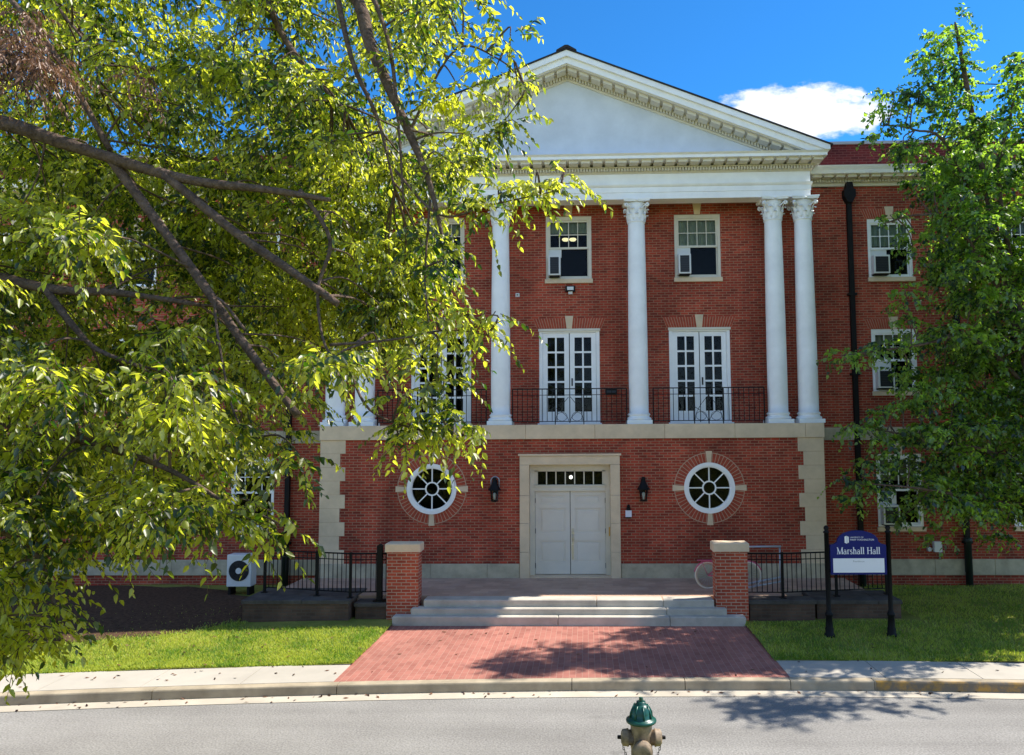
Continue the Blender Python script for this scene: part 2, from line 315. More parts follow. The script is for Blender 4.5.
def wear(m):
    nt = m.node_tree; L = nt.links.new; p = nt.nodes['Principled BSDF']; src = p.inputs['Base Color'].links[0].from_socket
    tc = N(nt, 'ShaderNodeTexCoord')
    mp = N(nt, 'ShaderNodeMapping'); mp.inputs['Scale'].default_value = (0.10,1.5,1); L(tc.outputs['Object'], mp.inputs[0])
    n1 = N(nt, 'ShaderNodeTexNoise', i_Scale=1.0, i_Detail=6.0); L(mp.outputs[0], n1.inputs['Vector'])
    r1 = N(nt, 'ShaderNodeMapRange'); r1.inputs['From Min'].default_value = 0.3; r1.inputs['From Max'].default_value = 0.7; r1.inputs['To Min'].default_value = 0.84; r1.inputs['To Max'].default_value = 1.12; L(n1.outputs[0], r1.inputs[0])
    n3 = N(nt, 'ShaderNodeTexNoise', i_Scale=0.9, i_Detail=4.0); L(tc.outputs['Object'], n3.inputs['Vector'])
    r3 = N(nt, 'ShaderNodeMapRange'); r3.inputs['From Min'].default_value = 0.66; r3.inputs['From Max'].default_value = 0.74; r3.inputs['To Min'].default_value = 1.0; r3.inputs['To Max'].default_value = 0.72; L(n3.outputs[0], r3.inputs[0])
    k = math_node(nt, 'MULTIPLY', r1.outputs[0], r3.outputs[0])
    sc = N(nt, 'ShaderNodeVectorMath', operation='SCALE'); L(src, sc.inputs[0]); L(k, sc.inputs['Scale']); L(sc.outputs[0], p.inputs['Base Color'])
wear(MAT['asphalt'])
MAT['lawn'] = ground_mat('lawn', (0.12,0.16,0.02), (0.33,0.31,0.07), 1.1, 0.95, (50,0.9,0.03))

# ------------------------------------------------------------------ ground, street, walk
def kerb_y(x):       # line of the kerb face along the gently bending street
    xc = max(-9.0, min(9.0, x)); y = 12.49+0.0436*xc-0.00587*xc*xc
    return y+(x-xc)*(0.0436-2*0.00587*xc)
def lawn_z(x, y):
    t = min(max((y-13.2)/6.5, 0), 1); return -0.44+0.06*t+0.012*math.sin(x*1.7+y)+0.012*math.sin(y*2.3-x*.6)
XS = [-60,-40,-25]+[-16+i*0.5 for i in range(65)]+[25,40,60]
def strip(name, f0, f1, z, m, label=None, xs=XS, thick=0.0):
    b = MB(); vv = []
    for x in xs: vv += [(x, f0(x), z), (x, f1(x), z)]
    n = len(xs); b.add(vv, [(2*i, 2*i+2, 2*i+3, 2*i+1) for i in range(n-1)])
    if thick:
        o = n*2
        ww = [(x, y, zz-thick) for x, y, zz in vv]
        b.add(ww, []); fs = []
        for i in range(n-1): fs += [(2*i, 2*i+2, o+2*i+2, o+2*i), (2*i+1, 2*i+3, o+2*i+3, o+2*i+1)]
        fs += [(0,1,o+1,o), (2*n-2,2*n-1,o+2*n-1,o+2*n-2)]
        for f in fs: b.f.append(f); b.sm.append(False)
    o = b.build(name, m); return tag(o, kind='structure')
b = MB(); b.add([(-900,-900,-0.75),(900,-900,-0.75),(900,900,-0.75),(-900,900,-0.75)], [(0,1,2,3)]); tag(b.build('ground', MAT['lawn']), kind='structure')
strip('road', lambda x: kerb_y(x)-3.4, lambda x: kerb_y(x)+0.05, -0.604, MAT['asphalt'])
strip('gutter', lambda x: kerb_y(x)-0.30, lambda x: kerb_y(x)+0.02, -0.597, MAT['gutter'])
# kerb stones with open joints, a rounded arris
JOINTS = [-60,-30,-16,-12.7,-9.5,-6.35,-3.55,0.15,1.95,3.62,4.93,8.1,11.2,14.5,30,60]
kb = MB(); yp = MB()
for j in range(len(JOINTS)-1):
    x0, x1 = JOINTS[j]+0.006, JOINTS[j+1]-0.006; n = max(2, int((x1-x0)/0.5)); xs = [x0+(x1-x0)*i/n for i in range(n+1)]
    vv = []
    for x in xs:
        k = kerb_y(x); vv += [(x,k-0.015,-0.7),(x,k,-0.475),(x,k+0.008,-0.458),(x,k+0.028,-0.45),(x,k+0.16,-0.447),(x,k+0.16,-0.7)]
    fs = [(6*i+e, 6*(i+1)+e, 6*(i+1)+(e+1)%6, 6*i+(e+1)%6) for i in range(n) for e in range(6)]+[(0,1,2,3,4,5), tuple(6*n+e for e in range(6))]
    kb.add(vv, fs)
tag(kb.build('kerb', MAT['kerb']), kind='structure')
# worn yellow paint on the kerb at the right
def yellow_mat():
    m = bpy.data.materials.new('worn_yellow_paint'); m.use_nodes = True; nt = m.node_tree; L = nt.links.new; p = nt.nodes['Principled BSDF']
    p.inputs['Roughness'].default_value = 0.8
    tc = N(nt, 'ShaderNodeTexCoord'); n1 = N(nt, 'ShaderNodeTexNoise', i_Scale=4.0, i_Detail=10.0, i_Roughness=0.75); L(tc.outputs['Object'], n1.inputs['Vector'])
    mr = N(nt, 'ShaderNodeMapRange'); mr.inputs['From Min'].default_value = 0.46; mr.inputs['From Max'].default_value = 0.64; L(n1.outputs[0], mr.inputs[0])
    mx = N(nt, 'ShaderNodeMix', data_type='RGBA'); L(mr.outputs[0], mx.inputs[0]); mx.inputs[6].default_value = (0.16,0.13,0.09,1); mx.inputs[7].default_value = (0.42,0.23,0.035,1)
    L(mx.outputs[2], p.inputs['Base Color']); return m
MAT['yellow'] = yellow_mat()
xs = [4.95+i*0.35 for i in range(25)]; vv = []
for x in xs:
    k = kerb_y(x); vv += [(x,k-0.018,-0.585),(x,k-0.004,-0.474),(x,k+0.006,-0.4545),(x,k+0.028,-0.4465)]
tag(MB().add(vv, [(4*i+e, 4*i+4+e, 4*i+5+e, 4*i+1+e) for i in range(len(xs)-1) for e in range(3)]).build('kerb_paint', MAT['yellow']), kind='structure')
# concrete pavement slabs left and right of the brick walk
def slabs(x0, x1, step, name):
    b = MB(); x = x0
    while x < x1-0.05:
        xe = min(x+step, x1); a, c = x+0.006, xe-0.006; n = max(1, int((c-a)/0.6)); vv = []
        for i in range(n+1):
            q = a+(c-a)*i/n; vv += [(q, kerb_y(q)+0.168, -0.445), (q, kerb_y(q)+1.075, -0.437), (q, kerb_y(q)+1.075, -0.6), (q, kerb_y(q)+0.168, -0.6)]
        b.add(vv, [(4*i+e,4*i+4+e,4*i+4+(e+1)%4,4*i+(e+1)%4) for i in range(n) for e in range(4)]+[(0,1,2,3), tuple(4*n+e for e in range(4))]); x = xe
    return tag(b.build(name, MAT['concrete']), kind='structure')
slabs(-40+0.02, -3.65, 1.516, 'pavement'); slabs(3.65, 40, 1.516, 'pavement')
# brick walk
vv = []; xs = [-3.70+i*0.370 for i in range(21)]
for x in xs: vv += [(x, kerb_y(x)+0.163, -0.447), (x, 16.12, -0.449), (x, kerb_y(x)+0.163, -0.6), (x, 16.12, -0.6)]
b = MB().add(vv, [(4*i,4*i+4,4*i+5,4*i+1) for i in range(20)]+[(4*i,4*i+4,4*i+6,4*i+2) for i in range(20)]+[(0,1,3,2),(80,81,83,82)]); tag(b.build('brick_walk', MAT['walk']), kind='structure')
# lawns
def lawn(x0, x1, name):
    b = MB(); nx = int((x1-x0)/0.4); vv = []; rows = 18
    for i in range(nx+1):
        x = x0+(x1-x0)*i/nx; y0 = kerb_y(x)+1.05
        for j in range(rows+1):
            y = y0+(20.09-y0)*j/rows; vv.append((x, y, lawn_z(x, y)))
    b.add(vv, [(i*(rows+1)+j, (i+1)*(rows+1)+j, (i+1)*(rows+1)+j+1, i*(rows+1)+j+1) for i in range(nx) for j in range(rows)], True)
    return tag(b.build(name, MAT['lawn']), kind='structure')
lawn(-36, -3.63, 'lawn'); lawn(3.63, 36, 'lawn')
# near bank on the camera's side of the street
def bank_z(x, y):
    d = (kerb_y(x)-3.4)-y
    return -0.455 if d < 0.3 else (-0.455+0.5*(d-0.3) if d < 1.6 else 0.195+0.22*(d-1.6))
b = MB(); vv = []; bx = [-60,-40,-25,-16,-12,-9,-6,-4,-2,0,2,4,6,9,12,16,25,40,60]; by = [0.14,0.3,0.5,0.8,1.2,1.6,2,2.6,3.2,4,5,6.5,8,10,14,25]
for x in bx:
    for d in by: vv.append((x, kerb_y(x)-3.4-d, bank_z(x, kerb_y(x)-3.4-d)))
ny = len(by)
b.add(vv, [(i*ny+j,(i+1)*ny+j,(i+1)*ny+j+1,i*ny+j+1) for i in range(len(bx)-1) for j in range(ny-1)], True); tag(b.build('bank', MAT['lawn']), kind='structure')
strip('kerb', lambda x: kerb_y(x)-3.55, lambda x: kerb_y(x)-3.4, -0.447, MAT['kerb'], thick=0.2)
# bare mulch under the big tree at the left
random.seed(3); pts = []
for k in range(48):
    a = 2*math.pi*k/48; r = 1+0.13*math.sin(3*a+1)+0.07*math.sin(7*a)+0.04*random.uniform(-1,1)
    pts.append((-10.9+4.2*r*math.cos(a), min(17.0+3.1*r*math.sin(a), 20.05)))
def in_mulch(x, y):
    c = False; n = len(pts)
    for i in range(n):
        (xa, ya), (xb, yb) = pts[i], pts[i-1]
        if (ya > y) != (yb > y) and x < (xb-xa)*(y-ya)/(yb-ya)+xa: c = not c
    return c
b = MB(); vv = [(-10.9,17.0,lawn_z(-10.9,17.0)+0.03)]; rings = 8
for k in range(1, rings+1):
    for x, y in pts:
        q = k/rings; X, Y = -10.9+(x+10.9)*q, 17.0+(y-17.0)*q; vv.append((X, Y, lawn_z(X, Y)+0.03*(1-q*q)+0.012))
fs = [(0, 1+i, 1+(i+1)%48) for i in range(48)]+[(1+48*(k-1)+i, 1+48*k+i, 1+48*k+(i+1)%48, 1+48*(k-1)+(i+1)%48) for k in range(1, rings) for i in range(48)]
b.add(vv, fs, True); tag(b.build('soil', MAT['soil']), kind='structure')

# ------------------------------------------------------------------ terrace, steps
b = MB(); b.box(-6.6, 6.6, 17.6, 18.99, -0.6, 0.0); b.box(-3.02, 3.02, 16.46, 17.6, -0.6, 0.0); b.box(-4.7,-3.02,16.9,17.6,-0.6,0.0); b.box(3.02,4.7,16.9,17.6,-0.6,0.0)
tag(b.build('terrace', MAT['porch']), kind='structure')
st = thing('entrance_steps', 'three wide grey stone steps rising from the brick walk to the entrance', 'steps', (0,16.2,-0.45))
def step(x0, x1, y0, y1, z0, z1, cuts):
    b = MB(); e = [x0]+cuts+[x1]
    for i in range(len(e)-1): b.bbox(e[i]+0.004, e[i+1]-0.004, y0, y1, z0, z1, 0.014)
    b.v = [(x, y-16.2, z+0.45) for x, y, z in b.v]; return b.build('step', MAT['step'], st)
step(-3.65, 3.65, 16.07, 16.34, -0.6, -0.265, [-0.2, 2.1])
step(-3.30, 3.30, 16.25, 16.55, -0.6, -0.14, [2.05])
step(-3.07, 3.07, 16.43, 16.82, -0.6, 0.004, [0.6, 2.0])

# ------------------------------------------------------------------ the building
FY, WY, CY = 19.0, 20.1, 19.4
hall = thing('brick_building', 'three storey red brick hall with white columned portico and pediment behind the lawn', 'building', (0,0,0))
def wall(b, x0, x1, z0, z1, y, holes, depth=0.16):
    "front face of a wall with rectangular openings and their reveals"
    xs = sorted({x0, x1, *[h[0] for h in holes], *[h[1] for h in holes]}); zs = sorted({z0, z1, *[h[2] for h in holes], *[h[3] for h in holes]})
    xs = [q for q in xs if x0 <= q <= x1]; zs = [q for q in zs if z0 <= q <= z1]
    for i in range(len(xs)-1):
        for j in range(len(zs)-1):
            cx, cz = (xs[i]+xs[i+1])/2, (zs[j]+zs[j+1])/2
            if any(h[0] < cx < h[1] and h[2] < cz < h[3] for h in holes): continue
            b.add([(xs[i],y,zs[j]),(xs[i+1],y,zs[j]),(xs[i+1],y,zs[j+1]),(xs[i],y,zs[j+1])], [(0,1,2,3)])
    for a, c, d, e in holes:
        for q in ([(a,y,d),(a,y+depth,d),(a,y+depth,e),(a,y,e)], [(c,y,d),(c,y+depth,d),(c,y+depth,e),(c,y,e)], [(a,y,d),(c,y,d),(c,y+depth,d),(a,y+depth,d)], [(a,y,e),(c,y,e),(c,y+depth,e),(a,y+depth,e)]):
            b.add(q, [(0,1,2,3)])
RW = 3.424
PX = [-3.42, -0.01, 3.42]                       # bay centres
W3 = (7.63, 9.335); WIN3 = [(x-0.61, x+0.61, *W3) for x in PX]
FD = [(x-0.80, x+0.80, 3.75, 6.265) for x in PX]
WINGX = [-15.2, -11.8, -8.42, 8.47, 11.9, 15.2]
WZ = [(1.09, 2.95), (4.57, 6.20), (7.57, 9.14)]
WH = [(x-0.58, x+0.58, *z) for x in WINGX for z in WZ]
# lower block
b = MB(); wall(b, -6.22, 6.22, 0.34, 3.39, FY, [(-1.02,1.02,-0.2,2.76), (RW-0.57,RW+0.57,2.168-0.57,2.168+0.57), (-RW-0.57,-RW+0.57,2.168-0.57,2.168+0.57)], 0.34)
for s in (-1, 1): b.add([(6.22*s,FY,0.34),(6.22*s,WY,0.34),(6.22*s,WY,3.39),(6.22*s,FY,3.39)], [(0,1,2,3)])
b.build('porch_wall', MAT['brick'], hall)
# upper wall behind the columns and the two wings, one plane
b = MB(); wall(b, -6.9, 6.9, 3.45, 10.0, WY, WIN3+FD, 0.14); b.build('upper_wall', MAT['brick'], hall)
for s in (-1, 1):
    b = MB(); x0, x1 = (6.9, 30) if s > 0 else (-30, -6.9)
    wall(b, x0, x1, 0.27, 3.31, WY, [h for h in WH if x0 < h[0] < x1 and h[3] < 3.31], 0.14)
    wall(b, x0, x1, 3.635, 10.05, WY, [h for h in WH if x0 < h[0] < x1 and h[2] > 3.635], 0.14)
    b.add([(6.22*s,WY,0.27),(6.9*s,WY,0.27),(6.9*s,WY,3.31),(6.22*s,WY,3.31)], [(0,1,2,3)])
    b.add([(x0 if s > 0 else x1,WY,-0.6),(x1 if s > 0 else x0,WY,-0.6),(x1 if s > 0 else x0,WY,-0.12),(x0 if s > 0 else x1,WY,-0.12)], [(0,1,2,3)])
    b.add([(6.22*s,WY,-0.6),(6.9*s,WY,-0.6),(6.9*s,WY,-0.12),(6.22*s,WY,-0.12)], [(0,1,2,3)])
    b.add([(30*s,WY,-0.6),(30*s,34,-0.6),(30*s,34,10.4),(30*s,WY,10.4)], [(0,1,2,3)])
    b.build('wing_wall', MAT['brick'], hall)
b = MB(); b.add([(-30,34,-0.6),(30,34,-0.6),(30,34,10.4),(-30,34,10.4)], [(0,1,2,3)]); b.build('rear_wall', MAT['brick'], hall)
b = MB(); b.box(-29.9, 29.9, WY+0.9, WY+0.95, -0.5, 10.2); b.box(-6.1, 6.1, FY+0.55, FY+0.6, -0.5, 3.3); b.build('dark_backing', MAT['dark_backing'], hall)  # near-black panels added behind the panes so the windows read dark
b = MB(); b.box(-30, 30, WY, 34, 10.32, 10.42); b.build('flat_roof', MAT['roof'], hall)
for s in (-1, 1):
    b = MB(); x0, x1 = (5.9, 30) if s > 0 else (-30, -5.9)
    b.box(x0, x1, WY-0.02, WY+0.3, 10.44, 11.17); b.build('parapet', MAT['shaded_parapet_brick'], hall)
    b = MB(); b.box(x0, x1, WY-0.07, WY+0.36, 11.172, 11.24); b.build('parapet_coping', MAT['coping'], hall)
# stone trim
def blocks(b, x0, x1, y0, y1, z0, z1, step, gap=0.004, bev=0.008, off=0.0):
    e = [x0]; x = x0+step*(0.5 if off else 1)
    while x < x1-0.3: e.append(x); x += step
    e.append(x1)
    for i in range(len(e)-1): b.bbox(e[i]+gap/2, e[i+1]-gap/2, y0, y1, z0, z1, bev)
b = MB(); blocks(b, -6.25, 6.25, FY-0.05, WY-0.001, 3.39, 3.742, 1.72); b.build('stone_band', MAT['limestone'], hall)
for s in (-1, 1):
    b = MB(); x0, x1 = (6.26, 30) if s > 0 else (-30, -6.26); blocks(b, x0, x1, WY-0.03, WY+0.1, 3.31, 3.635, 1.6); b.build('wing_band', MAT['old_stone'], hall)
    b = MB(); x0, x1 = (6.26, 30) if s > 0 else (-30, -6.26); blocks(b, x0, x1, WY-0.045, WY+0.1, -0.12, 0.27, 1.5); b.build('water_table', MAT['old_stone'], hall)
    b = MB(); x0, x1 = (1.24, 6.24) if s > 0 else (-6.24, -1.24); blocks(b, x0, x1, FY-0.04, FY+0.3, -0.1, 0.34, 1.4); b.build('water_table', MAT['old_stone'], hall)
    b = MB(); h = 3.05/9
    for k in range(9):
        w = 0.635 if k % 2 == 0 else 0.505; z1 = 3.39-k*h-0.002
        a, c = (6.235-w, 6.235) if s > 0 else (-6.235, -6.235+w)
        b.bbox(a, c, FY-0.014, WY-0.01, z1-h+0.004, z1, 0.006)
    b.build('corner_quoins', MAT['limestone'], hall)
# entrance: stone surround, timber frame, transom, two leaves
b = MB()
for s in (-1, 1):
    for z0, z1 in ((-0.05,0.62),(0.626,1.32),(1.326,2.0),(2.006,2.75)):
        b.bbox(*((1.0,1.235) if s > 0 else (-1.235,-1.0)), FY-0.07, FY+0.28, z0, z1, 0.008)
b.bbox(-1.235, 1.235, FY-0.07, FY+0.28, 2.755, 2.97, 0.008); b.box(-1.27, 1.27, FY-0.10, FY+0.1, 2.972, 3.02)
b.box(-1.005, 1.005, FY-0.02, FY+0.34, -0.02, 0.03)
sur = b.build('door_surround', MAT['limestone'], hall)
b = MB(); fy = FY+0.22
for s in (-1, 1): b.box(*((0.88,0.998) if s > 0 else (-0.998,-0.88)), fy, fy+0.14, 0.03, 2.75)
b.box(-0.88,0.88,fy,fy+0.14,2.60,2.75); b.box(-0.88,0.88,fy-0.01,fy+0.14,2.09,2.22); b.box(-0.88,0.88,fy-0.03,fy+0.02,2.20,2.235)
fr_ = b.build('entrance_frame', MAT['cream'], hall)
b = MB(); e = [-0.82+1.64*i/7 for i in range(8)]
for i in range(8): b.box(e[i]-0.014, e[i]+0.014, fy+0.03, fy+0.08, 2.22, 2.60)
b.box(-0.88,0.88,fy+0.03,fy+0.08,2.22,2.245); b.box(-0.88,0.88,fy+0.03,fy+0.08,2.575,2.60); b.box(-0.88,-0.83,fy+0.03,fy+0.08,2.22,2.6); b.box(0.83,0.88,fy+0.03,fy+0.08,2.22,2.6)
tr_ = b.build('transom', MAT['cream'], hall); b = MB(); b.box(-0.86,0.86,fy+0.05,fy+0.056,2.23,2.59); b.build('pane', MAT['glass'], tr_)
b = MB(); b.lathe([(0.001,-0.05),(0.035,-0.03),(0.045,0),(0.035,0.03),(0.001,0.05)], 0.02, fy+0.24, 2.42, 12); tag(b.build('lamp', MAT['bulb'], tr_))
def door_leaf(s):
    a, c = (0.008, 0.875) if s > 0 else (-0.872, -0.008); y0 = FY+0.27; b = MB()
    rails = [(0.045,0.34),(0.86,1.06),(1.66,1.78),(1.98,2.085)]
    for z0, z1 in rails: b.box(a+0.11, c-0.11, y0, y0+0.045, z0, z1)
    b.box(a, a+0.11, y0, y0+0.045, 0.045, 2.085); b.box(c-0.11, c, y0, y0+0.045, 0.045, 2.085)
    for z0, z1 in ((0.34,0.86),(1.06,1.66),(1.78,1.98)):
        b.box(a+0.11, c-0.11, y0+0.022, y0+0.04, z0, z1)
        b.bbox(a+0.16, c-0.16, y0+0.010, y0+0.035, z0+0.05, z1-0.05, 0.008)
    d = b.build('door', MAT['door'], hall)
    for z in (0.25, 1.1, 1.85):
        h = MB(); x = c+0.004 if s > 0 else a-0.004; h.box(x-0.012, x+0.012, y0-0.012, y0+0.01, z-0.06, z+0.06); h.build('hinge', MAT['dark_metal'], d)
    if s > 0:
        h = MB(); h.box(a+0.03, a+0.085, y0-0.008, y0-0.001, 0.78, 1.16); h.tube([(a+0.055,y0-0.005,0.85),(a+0.055,y0-0.06,0.87),(a+0.055,y0-0.06,1.0),(a+0.055,y0-0.005,1.02)], 0.012, 6)
        h.lathe([(0.022,0),(0.024,-0.02),(0.015,-0.028)], a+0.057, y0-0.001, 1.10, 10, axis='y'); h.box(a+0.02, a+0.075, y0-0.006, y0-0.001, 0.4, 0.76); h.build('handle', MAT['steel'], d)
    return d
door_leaf(-1); door_leaf(1)
b = MB(); b.box(0.955, 0.985, FY+0.208, FY+0.219, 0.98, 1.2); b.build('latch_plate', MAT['brass'], hall)

def jack_arch(b_m, b_v, cx, z, half, y, h=0.27, n=22):
    "flat arch of brick voussoirs fanned about a low centre"
    x0 = half+0.16; top = z+h; b_m.prism([(cx-half-0.05,z),(cx+half+0.05,z),(cx+x0,top),(cx-x0,top)], y-0.004, y+0.05)
    for i in range(n):
        t0, t1 = -1+2*i/n, -1+2*(i+1)/n; g = 0.012/half/2
        a0, a1 = t0+g, t1-g
        b_v.prism([(cx+a0*(half+0.05),z+0.003),(cx+a1*(half+0.05),z+0.003),(cx+a1*x0,top-0.003),(cx+a0*x0,top-0.003)], y-0.009, y+0.04)
def keystone(b, cx, z, y, h=0.32, w0=0.075, w1=0.115): b.prism([(cx-w0,z),(cx+w0,z),(cx+w1,z+h),(cx-w1,z+h)], y-0.035, y+0.05)

# round windows
def round_window(cx):
    cz = 2.168; b = MB(); b.ring(cx, cz, 0.53, 0.62, FY-0.045, FY+0.1, 64); b.ring(cx, cz, 0.50, 0.535, FY-0.01, FY+0.1, 64)
    o = b.build('round_window', MAT['white'], hall)
    b = MB(); b.ring(cx, cz, 0.14, 0.175, FY+0.012, FY+0.05, 32)
    for k in range(8):
        a = k*math.pi/4; c, s = math.cos(a), math.sin(a); w = 0.014
        q = [(cx+c*0.17-s*w, cz+s*0.17+c*w), (cx+c*0.17+s*w, cz+s*0.17-c*w), (cx+c*0.51+s*w, cz+s*0.51-c*w), (cx+c*0.51-s*w, cz+s*0.51+c*w)]
        b.prism(q, FY+0.014, FY+0.048)
    b.build('muntins', MAT['white'], o)
    b = MB(); b.lathe([(0.52,0),(0.52,0.006)], cx, FY+0.055, cz, 48, axis='y', smooth=False); b.build('pane', MAT['glass'], o)
    m_, v_ = MB(), MB(); m_.ring(cx, cz, 0.615, 0.865, FY-0.004, FY+0.02, 64)
    for k in range(56):
        a0 = 2*math.pi*k/56
        v_.ring(cx, cz, 0.622, 0.842, FY-0.010, FY+0.01, 1, a0+0.012, a0+2*math.pi/56-0.012)
    m_.build('mortar_ring', MAT['mortar'], o); v_.build('brick_ring', MAT['voussoir'], o)
    for k in range(4):
        a = k*math.pi/2; c, s = math.cos(a), math.sin(a); b = MB()
        q = [(0.62,-0.05),(0.90,-0.075),(0.90,0.075),(0.62,0.05)]
        b.prism([(cx+c*r-s*t, cz+s*r+c*t) for r, t in q], FY-0.03, FY+0.02); b.build('keystone', MAT['limestone'], o)
round_window(-RW); round_window(RW)

# sash windows (frame > sashes, panes, sill, arch, keystone)
def sash_window(x0, x1, z0, z1, y, frame_m, cover=None, blind_drop=1.0, arch=True, key=True, blocked=0.0):
    cx = (x0+x1)/2; zm = z0+(z1-z0)*0.5; b = MB(); f = 0.075
    b.box(x0, x0+f, y+0.02, y+0.13, z0, z1); b.box(x1-f, x1, y+0.02, y+0.13, z0, z1); b.box(x0+f, x1-f, y+0.02, y+0.13, z1-0.10, z1); b.box(x0+f, x1-f, y+0.02, y+0.13, z0, z0+0.045)
    o = b.build('window', frame_m, hall)
    b = MB(); a, c = x0+f, x1-f; s = 0.045; t0, t1 = zm-0.03, z1-0.10
    b.box(a, a+s, y+0.05, y+0.085, t0, t1); b.box(c-s, c, y+0.05, y+0.085, t0, t1); b.box(a+s, c-s, y+0.05, y+0.085, t1-0.05, t1); b.box(a+s, c-s, y+0.048, y+0.085, t0, t0+0.055)
    for i in range(1, 4): q = a+s+(c-a-2*s)*i/4; b.box(q-0.011, q+0.011, y+0.055, y+0.08, t0+0.055, t1-0.05)
    q = (t0+0.055+t1-0.05)/2; b.box(a+s, c-s, y+0.056, y+0.079, q-0.011, q+0.011)
    b.build('upper_sash', frame_m, o)
    b = MB(); u0, u1 = z0+0.045, zm
    b.box(a, a+0.035, y+0.09, y+0.12, u0, u1); b.box(c-0.035, c, y+0.09, y+0.12, u0, u1); b.box(a+0.035, c-0.035, y+0.09, y+0.12, u0, u0+0.05)
    b.build('lower_sash', frame_m, o)
    b = MB(); b.box(a+s-0.01, c-s+0.01, y+0.066, y+0.07, t0+0.03, t1-0.03); b.build('pane', MAT['glass'], o)
    b = MB(); b.box(a+0.03, c-0.03, y+0.102, y+0.106, u0+0.03, u1); b.build('pane', MAT['glass'], o)
    if cover:
        b = MB(); zb = t1-(t1-t0)*blind_drop; n = 26; vv = []
        for i in range(n+1): vv += [(a+(c-a)*i/n, y+0.16+0.018*math.sin(i*1.9), zb), (a+(c-a)*i/n, y+0.16+0.018*math.sin(i*1.9), t1)]
        b.add(vv, [(2*i,2*i+2,2*i+3,2*i+1) for i in range(n)]); b.build('blind', cover, o)
    b = MB(); b.bbox(x0-0.03, x1+0.03, y-0.06, y+0.10, z0-0.115, z0-0.002, 0.008); b.build('sill', MAT['limestone'], o)
    if arch:
        m_, v_ = MB(), MB(); jack_arch(m_, v_, cx, z1+0.001, (x1-x0)/2, y); m_.build('arch_mortar', MAT['mortar'], o); v_.build('brick_arch', MAT['voussoir'], o)
    if key: b = MB(); keystone(b, cx, z1+0.001, y); b.build('keystone', MAT['limestone'], o)
    return o
wins = {}
for i, h in enumerate(WIN3): wins['p3', i] = sash_window(*h, WY, MAT['cream'], MAT['blind'] if i == 2 else (MAT['blind'] if i == 1 else MAT['blind']), 0.94 if i == 2 else 0.42, arch=False)
for k, h in enumerate(WH): wins['w', k] = sash_window(*h, WY, MAT['white'], MAT['curtain'] if k % 3 == 2 else MAT['blind'], (0.95, 0.7, 0.4, 0.85)[k % 4], arch=(k % 3 != 0))
b = MB()
for dx in (-0.10, 0.10): b.lathe([(0.001,-0.04),(0.07,-0.035),(0.10,0.0),(0.085,0.03),(0.001,0.035)], dx, WY+0.30, 8.78, 16)
b.build('ceiling_lamp', MAT['lamp'], wins['p3', 1])

# french doors
def french_door(cx):
    y = WY; b = MB(); z0, z1 = 3.75, 6.265
    for s in (-1, 1): a = cx+s*0.80; b.box(min(a, a-s*0.09), max(a, a-s*0.09), y+0.015, y+0.13, z0, z1)
    b.box(cx-0.71, cx+0.71, y+0.015, y+0.13, z1-0.07, z1); b.box(cx-0.84, cx+0.84, y-0.10, y+0.13, z0-0.005, z0+0.045)
    o = b.build('french_door', MAT['white'], hall)
    b = MB(); b.box(cx-0.82, cx+0.82, y-0.03, y+0.012, z1-0.035, z1+0.03); b.build('lintel_trim', MAT['cream'], o)
    for s in (-1, 1):
        x0, x1 = (cx+0.012, cx+0.705) if s > 0 else (cx-0.705, cx-0.012); b = MB(); yl = y+0.05; st_ = 0.125; zt = z1-0.075; zb = z0+0.05
        b.box(x0, x0+st_, yl, yl+0.045, zb, zt); b.box(x1-st_, x1, yl, yl+0.045, zb, zt); b.box(x0+st_, x1-st_, yl, yl+0.045, zb, zb+0.30); b.box(x0+st_, x1-st_, yl, yl+0.045, zt-0.12, zt)
        m = (x0+x1)/2; b.box(m-0.022, m+0.022, yl+0.004, yl+0.04, zb+0.30, zt-0.12)
        for k in range(1, 5): q = zb+0.30+(zt-0.12-zb-0.30)*k/5; b.box(x0+st_, x1-st_, yl+0.005, yl+0.039, q-0.024, q+0.024)
        b.bbox(x0+st_+0.02, x1-st_-0.02, yl-0.008, yl, zb+0.06, zb+0.25, 0.004)
        lf = b.build('door_leaf', MAT['white'], o)
    b = MB(); b.box(cx-0.7, cx+0.7, y+0.072, y+0.077, z0+0.3, z1-0.15); b.build('pane', MAT['glass'], o)
    b = MB(); b.box(cx+0.05, cx+0.085, y+0.03, y+0.05, 4.78, 4.98); b.build('handle', MAT['dark_metal'], o)
    m_, v_ = MB(), MB(); jack_arch(m_, v_, cx, z1+0.032, 0.80, y, 0.28, 26); m_.build('arch_mortar', MAT['mortar'], o); v_.build('brick_arch', MAT['voussoir'], o)
    b = MB(); keystone(b, cx, z1+0.032, y, 0.34, 0.07, 0.11); b.build('keystone', MAT['limestone'], o)
for x in PX: french_door(x)

